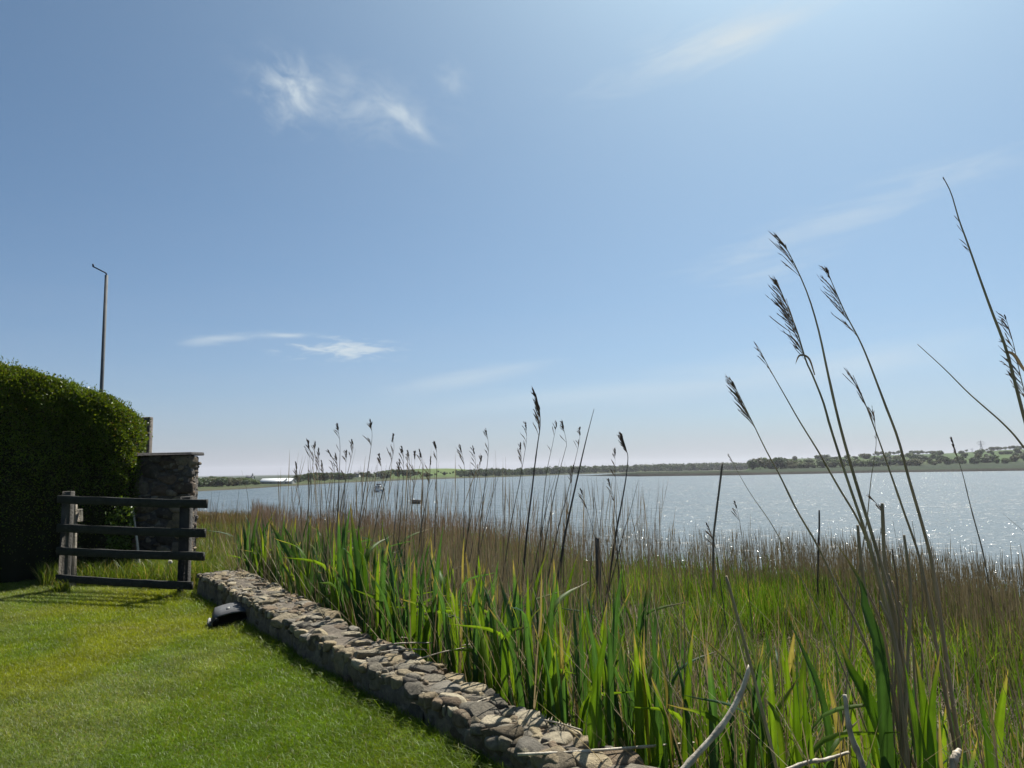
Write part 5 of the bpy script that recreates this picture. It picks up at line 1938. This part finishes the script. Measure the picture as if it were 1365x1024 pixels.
dry_reed([(972, 607), (985, 632), (1003, 662), (1028, 698), (1052, 742), (1078, 790), (1112, 862)], 3.2, 2.30,
         'very thin pale dry reed slanting low across the green shoots', dict(len=14, n=4, blen=14, tuft=0, spread=.2, w=.8, spk=0), seed=7, tone=(.26, .22, .14))
dry_reed([(1164, 548), (1168, 590), (1161, 640), (1156, 690), (1150, 730), (1140, 800)], 3.3, 2.59,
         'thin upright dry reed crossing behind the leaning stems of the clump', dict(len=55, n=9, blen=40, tuft=0, spread=.35, w=1.0, spk=2), seed=8)
dry_reed([(1176, 671), (1177, 700), (1179, 745), (1186, 800)], 3.0, 5.40, 'short thick broken dry reed stump beside the near clump', None, seed=9, broken=True)
dry_reed([(1143, 700), (1146, 730), (1152, 780), (1165, 850)], 3.05, 4.68, 'dull broken dry reed stump low in the near clump', None, seed=10, broken=True)
dry_reed([(1092, 680), (1092, 705), (1091, 728), (1090, 780)], 10.5, 2.45, 'dark straight broken reed stake standing before the water', None, seed=11, broken=True, tone=(.07, .055, .04))
dry_reed([(1162, 664), (1172, 676), (1177, 690), (1173, 715), (1172, 745), (1172, 800)], 3.1, 2.16, 'small hooked dead reed with a dark folded tip among the clump stems',
         dict(len=40, n=8, blen=26, tuft=0, spread=.3, w=1.5, spk=2), seed=12, tone=(.08, .06, .045))
dry_reed([(1269, 587), (1277, 612), (1284, 635), (1295, 680), (1306, 720), (1312, 745), (1322, 800)], 8.5, 2.16,
         'single thin dry reed with a small dark tip standing before the far hill', dict(len=26, n=10, blen=16, tuft=10, spread=.12, w=1.2, spk=2), seed=13)
dry_reed([(1257, 236), (1268, 258), (1278, 292), (1290, 325), (1305, 368), (1322, 415), (1340, 462), (1353, 510), (1366, 560), (1385, 630), (1405, 720), (1420, 820)], 2.7, 7.20,
         'tallest dry reed of all, thick and bare, rising high into the sky', dict(len=150, n=6, blen=26, tuft=0, spread=.5, w=1.0, spk=0), seed=14,
         leafs=[dict(pts=[(1341, 468), (1352, 474), (1364, 492), (1380, 510)], w=6, tw=.5)])
dry_reed([(1223, 459), (1258, 491), (1290, 523), (1316, 546), (1332, 560), (1350, 578), (1366, 598), (1400, 640), (1435, 710)], 2.7, 5.40,
         'bare dry reed leaning most steeply across the sky', None, seed=15)
dry_reed([(1340, 422), (1350, 455), (1360, 500), (1371, 545), (1385, 610), (1400, 700)], 2.8, 3.60,
         'dry reed with tangled seed head half hidden at the tallest stem', dict(len=120, n=30, blen=42, tuft=4, spread=.75, w=1.3, spk=2), seed=16)
dry_reed([(963, 618), (959, 650), (954, 690), (951, 720), (951, 770)], 11.0, 3.02, 'straight dark broken reed standing alone near the mud spit, cut flat on top', None, seed=17, broken=True, tone=(.2, .16, .11))
dry_reed([(968, 768), (985, 830), (1004, 900), (1019, 960), (1035, 1024)], 2.7, 4.4, 'long leaning broken brown reed crossing the green shoots beside the curved pale stem', None, seed=18, broken=True)
dry_reed([(1336, 684), (1350, 696), (1366, 710), (1390, 740)], 4.0, 1.80, 'low thin dry reed tip slanting over the water beneath the hill', None, seed=19)
# brown stems gathered at the foot of the near clump
rng = np.random.default_rng(91)
for q in range(15):
    x1 = 1175 + rng.uniform(-45, 55); x0 = 1195 + (x1 - 1175) * .35 + rng.normal(0, 10)
    top = rng.uniform(690, 830)
    dl = 960 - top
    dry_reed([(x1 - 12, top), (x1 + (x0 - x1) * .35, top + dl * .3), (x1 + (x0 - x1) * .7, top + dl * .65), (x0, 960)], 2.72 + rng.uniform(-.06, .4), rng.uniform(2.0, 4.6),
             'short brown dry reed stem bunched at the foot of the near clump', None, 'stems at the foot of the near clump', broken=rng.uniform() < .6, seed=100 + q, tone=tuple(np.array((.25, .195, .125)) * rng.uniform(.7, 1.2)))

# --- distant stand rising from the reed bed, left of centre
STAND = 'slender dry reed with a sparse seed head rising above the brown reed bed'
SG = 'slender reeds above the reed bed'
sp1 = dict(len=36, n=9, blen=20, tuft=7, spread=.60, w=1.0, spk=1)
sp2 = dict(len=42, n=6, blen=21, tuft=8, spread=.65, w=1.0, spk=1)
sp3 = dict(len=28, n=9, blen=16, tuft=6, spread=.5, w=1.0, spk=1)
for pts, wpx, Yd, pl in [
    ([(411, 591), (413, 610), (415, 660), (413, 710)], 1.7, 9, sp2), ([(420, 592), (419, 606), (413, 650), (409, 710)], 2.3, 8.5, sp3),
    ([(425, 601), (426, 640), (428, 700)], 1.8, 9, sp1), ([(429, 616), (432, 634), (437, 700)], 2.4, 8.5, sp3),
    ([(439, 603), (446, 625), (444, 690)], 2.0, 9, sp2), ([(450, 568), (453, 590), (453, 615), (451, 660), (449, 710)], 2.5, 8, sp2),
    ([(448, 608), (452, 640), (451, 690)], 2.0, 8.5, sp3), ([(469, 587), (471, 595), (466, 620), (458, 655), (450, 710)], 2.4, 8.5, sp3),
    ([(462, 604), (461, 625), (459, 680)], 1.6, 9.5, sp1), ([(474, 598), (468, 625), (460, 665)], 1.2, 9.5, None),
    ([(494, 563), (496, 580), (494, 600), (489, 635), (483, 670), (476, 720)], 2.6, 8, sp2), ([(524, 582), (525, 600), (519, 625), (509, 660), (498, 715)], 2.4, 8, sp2),
    ([(506, 608), (508, 620), (509, 640), (509, 690)], 1.5, 9, sp3), ([(502, 620), (495, 645), (487, 672), (478, 710)], 2.0, 8.5, None),
    ([(484, 632), (477, 655), (471, 690)], 1.8, 9, None), ([(536, 597), (538, 612), (537, 650), (533, 700)], 2.2, 8.5, sp1),
    ([(533, 615), (532, 640), (526, 700)], 2.2, 9, sp3), ([(544, 603), (546, 618), (544, 650), (541, 700)], 2.2, 8.5, sp3),
    ([(553, 606), (552, 640), (548, 690)], 1.4, 9, sp2), ([(560, 603), (563, 617), (563, 660), (562, 700)], 1.9, 9, sp2),
    ([(574, 612), (573, 640), (570, 655), (566, 700)], 2.2, 8.5, sp2), ([(580, 592), (582, 602), (582, 640), (580, 700)], 2.4, 8.5, sp3),
    ([(577, 640), (570, 660), (562, 700), (558, 730)], 3.0, 8, None), ([(614, 597), (619, 622), (619, 660), (618, 710)], 2.0, 8.5, sp1),
    ([(631, 598), (634, 620), (630, 660), (624, 705)], 1.9, 8.5, sp2), ([(642, 610), (636, 640), (628, 690), (622, 720)], 2.0, 8.5, sp3),
    ([(648, 574), (651, 592), (650, 615), (646, 650), (640, 705)], 2.4, 8, sp1), ([(653, 626), (643, 665), (632, 715)], 2.2, 8.5, None),
    ([(660, 600), (661, 620), (660, 660), (660, 700)], 1.4, 9, None), ([(674, 609), (674, 640), (672, 700)], 1.6, 9, None),
    ([(667, 627), (660, 650), (648, 695)], 2.0, 8.5, None), ([(701, 566), (702, 585), (698, 612), (692, 645), (681, 700)], 2.3, 8, sp2),
    ([(694, 594), (696, 640), (693, 700)], 1.8, 8.5, sp3), ([(742, 565), (736, 595), (728, 635), (722, 695)], 2.4, 8, sp2),
    ([(750, 565), (755, 590), (753, 602), (743, 640), (730, 705)], 2.5, 8, sp2), ([(747, 610), (738, 645), (726, 690)], 1.8, 8.5, None),
    ([(733, 620), (732, 650), (724, 700)], 1.8, 8.5, None), ([(773, 573), (772, 590), (764, 625), (756, 660), (744, 705)], 2.4, 8, sp2),
    ([(753, 615), (753, 650), (752, 705)], 1.5, 9, None), ([(765, 620), (760, 660), (754, 705)], 1.6, 8.5, sp3),
    ([(815, 665), (817, 685), (821, 720)], 2.8, 8, None), ([(775, 655), (781, 675), (790, 705)], 2.2, 8.5, sp3),
    ([(793, 640), (792, 665), (790, 700)], 1.6, 9, None), ([(805, 640), (804, 665), (800, 700)], 1.6, 9, None),
    ([(820, 602), (820, 625), (822, 690)], 1.4, 9, sp1), ([(812, 642), (818, 665), (823, 705)], 1.8, 8.5, sp3),
    ([(851, 640), (845, 663), (838, 690), (832, 708)], 2.6, 8, None), ([(943, 700), (952, 722), (958, 760)], 2.2, 8, sp1),
    ([(980, 670), (985, 690), (992, 735), (996, 770)], 1.8, 8, sp2), ([(322, 627), (330, 660), (332, 700)], 1.4, 11, None),
    ([(395, 620), (398, 650), (402, 700)], 1.6, 10, sp3), ([(282, 655), (281, 680), (280, 705)], 1.2, 13, None), ([(293, 655), (289, 680), (286, 705)], 1.2, 13, None), ([(319, 648), (315, 690)], 1.3, 12, None),
]:
    dry_reed(pts, Yd, wpx * .72, STAND, dict(pl, w=pl['w'] * .8) if pl else None, SG, tone=(.12, .095, .065), seed=int(pts[0][0] * 7 + pts[0][1]))
dry_reed([(714, 527), (719, 545), (720, 568), (717, 590), (713, 620), (709, 655), (703, 705)], 8, 3.2, 'tall dark reed with a full one-sided seed head, highest of the distant stand',
         dict(len=60, n=26, blen=26, tuft=22, spread=.5, w=1.2, spk=3), tone=(.07, .055, .04), seed=701)
dry_reed([(792, 545), (788, 560), (780, 592), (769, 640), (758, 690), (752, 720)], 8, 3.6, 'bare straight pointed reed leaning outward in the distant stand, no seed head', None, tone=(.06, .048, .036), seed=702)
dry_reed([(829, 580), (835, 600), (837, 612), (834, 640), (828, 675), (821, 712)], 8, 3.2, 'dark reed with a fluffy ragged seed head at the end of the distant stand',
         dict(len=26, n=44, blen=17, tuft=6, spread=.45, w=1.2, spk=4, col=(.12, .085, .07)), tone=(.07, .055, .04), seed=703)


# ================================================================== LOOSE DEAD STEMS lying about
def loose_stem(pts3, r, label, tone=(.42, .37, .28), group=None):
    C = spline(pts3, 20)
    b = C[0].copy()
    mb = MB()
    n = len(C)
    rad = r * np.interp(np.linspace(0, 1, n), [0, .6, 1], [1, .95, .7])
    for z in (4, 9, 14):
        rad[z] *= 1.25
    cv = np.repeat(np.array(tone) * (.5 + .9 * noise2(np.arange(n) * .7, np.full(n, r * 900), 4))[:, None], 8, 0)
    mb.tube(C - b, rad, 8, col=cv)
    return tag(mb.build('dead_reed', M['stem'], None, tuple(b), True), label, 'reed stem', group)


def on_wall(px, py, dz=0.0):
    z = .25
    for _ in range(4):
        g = G(px, py, z + dz)
        z = float(wall_h((g.x - pA.x) * WD.x + (g.y - pA.y) * WD.y)) + .028
    return np.array(G(px, py, z + dz))


loose_stem([on_wall(690, 1006), on_wall(760, 1003), on_wall(840, 997, .005), np.array(P(925, 990, on_wall(840, 997)[1] + .25))], .0065, 'long straight pale dead stem lying across the near end of the wall top')
loose_stem([np.array(P(898, 1040, 2.62)), np.array(P(925, 1010, 2.66)), np.array(P(962, 968, 2.7)), np.array(P(987, 925, 2.74)), np.array(P(1000, 887, 2.76))], .011, 'thick pale bare stem curving upward out of the green shoots', (.42, .37, .29))
loose_stem([np.array(P(1160, 1060, 2.66)), np.array(P(1148, 1015, 2.68)), np.array(P(1133, 975, 2.7)), np.array(P(1126, 926, 2.72))], .010, 'pale upright broken stem with a bleached pointed top', (.42, .37, .30))
loose_stem([np.array(P(1040, 1030, 2.7)), np.array(P(1078, 1016, 2.72)), np.array(P(1100, 1013, 2.75)), np.array(P(1131, 1003, 2.78))], .0075, 'crooked pale stem lying low in front of the broken upright stem')
loose_stem([np.array(P(1268, 1040, 2.66)), np.array(P(1272, 1012, 2.67)), np.array(P(1279, 1000, 2.69))], .013, 'short stubby pale stem end poking up near the bottom', (.42, .36, .27))
for q, (a, b) in enumerate([((497, 862), (577, 857)), ((505, 870), (570, 866)), ((553, 880), (636, 861)), ((600, 866), (640, 858)), ((511, 810), (570, 850)), ((535, 850), (548, 868)), ((632, 938), (662, 949))]):
    dy = .02 * random.random()
    A_ = on_wall(*a, dy); B_ = np.array(P(b[0], b[1], A_[1] + .1 + .1 * random.random()))
    B_[2] = max(B_[2], .20)
    loose_stem([A_, (A_ + B_) / 2 + np.array((0, 0, .01)), B_], .0035 + .002 * random.random(), 'thin dead reed stem fallen across the middle of the wall top', (.36, .31, .23), 'dead stems on the wall')
# comb-like fallen seed head on the wall
A_ = on_wall(709, 957); B_ = on_wall(777, 974)
root_ = empty('fallen_seed_head', tuple(A_), 'dead reed stem with a row of short stubs lying on the wall edge', 'reed stem')
mb = MB(); mb.tube(spline([(0, 0, 0), tuple((B_ - A_) * .5 + np.array((0, 0, .006))), tuple(B_ - A_)], 10), .0045, 7, col=(.34, .29, .21)); mb.build('stem', M['stem'], root_, smooth=True)
rng = np.random.default_rng(8)
K = 14; tt = np.linspace(.05, .75, K)
bs = (B_ - A_)[None] * tt[:, None]
dv = np.stack([np.full(K, .012), np.full(K, .055), rng.uniform(.0, .02, K)], -1) * rng.uniform(.6, 1.2, K)[:, None]
V, Fq, C = ribbons(bs, dv, np.full(K, .007), np.tile((1., 0, 0), (K, 1)), 2, np.tile((.33, .28, .2), (K, 1)), np.tile((.38, .33, .25), (K, 1)))
add('stubs', mesh_np('stubs', V, Fq, C), M['dry'], root_)['kind'] = 'stuff'


# ================================================================== HAZE
mh, nth = mat_new('river_haze')
pv = nth.n('ShaderNodeVolumePrincipled', {'Color': (0.84, 0.86, 0.96, 1), 'Density': 0.00014, 'Anisotropy': 0.25})
oh = nth.n('ShaderNodeOutputMaterial')
nth.link(pv.outputs[0], oh.inputs['Volume'])
mb = MB()
mb.box((0, 2700, 28), (9200, 6600, 68))
hz = mb.build('haze', mh)
tag(hz, 'thin pale haze lying over the river and the far hills', 'haze', kind='stuff')
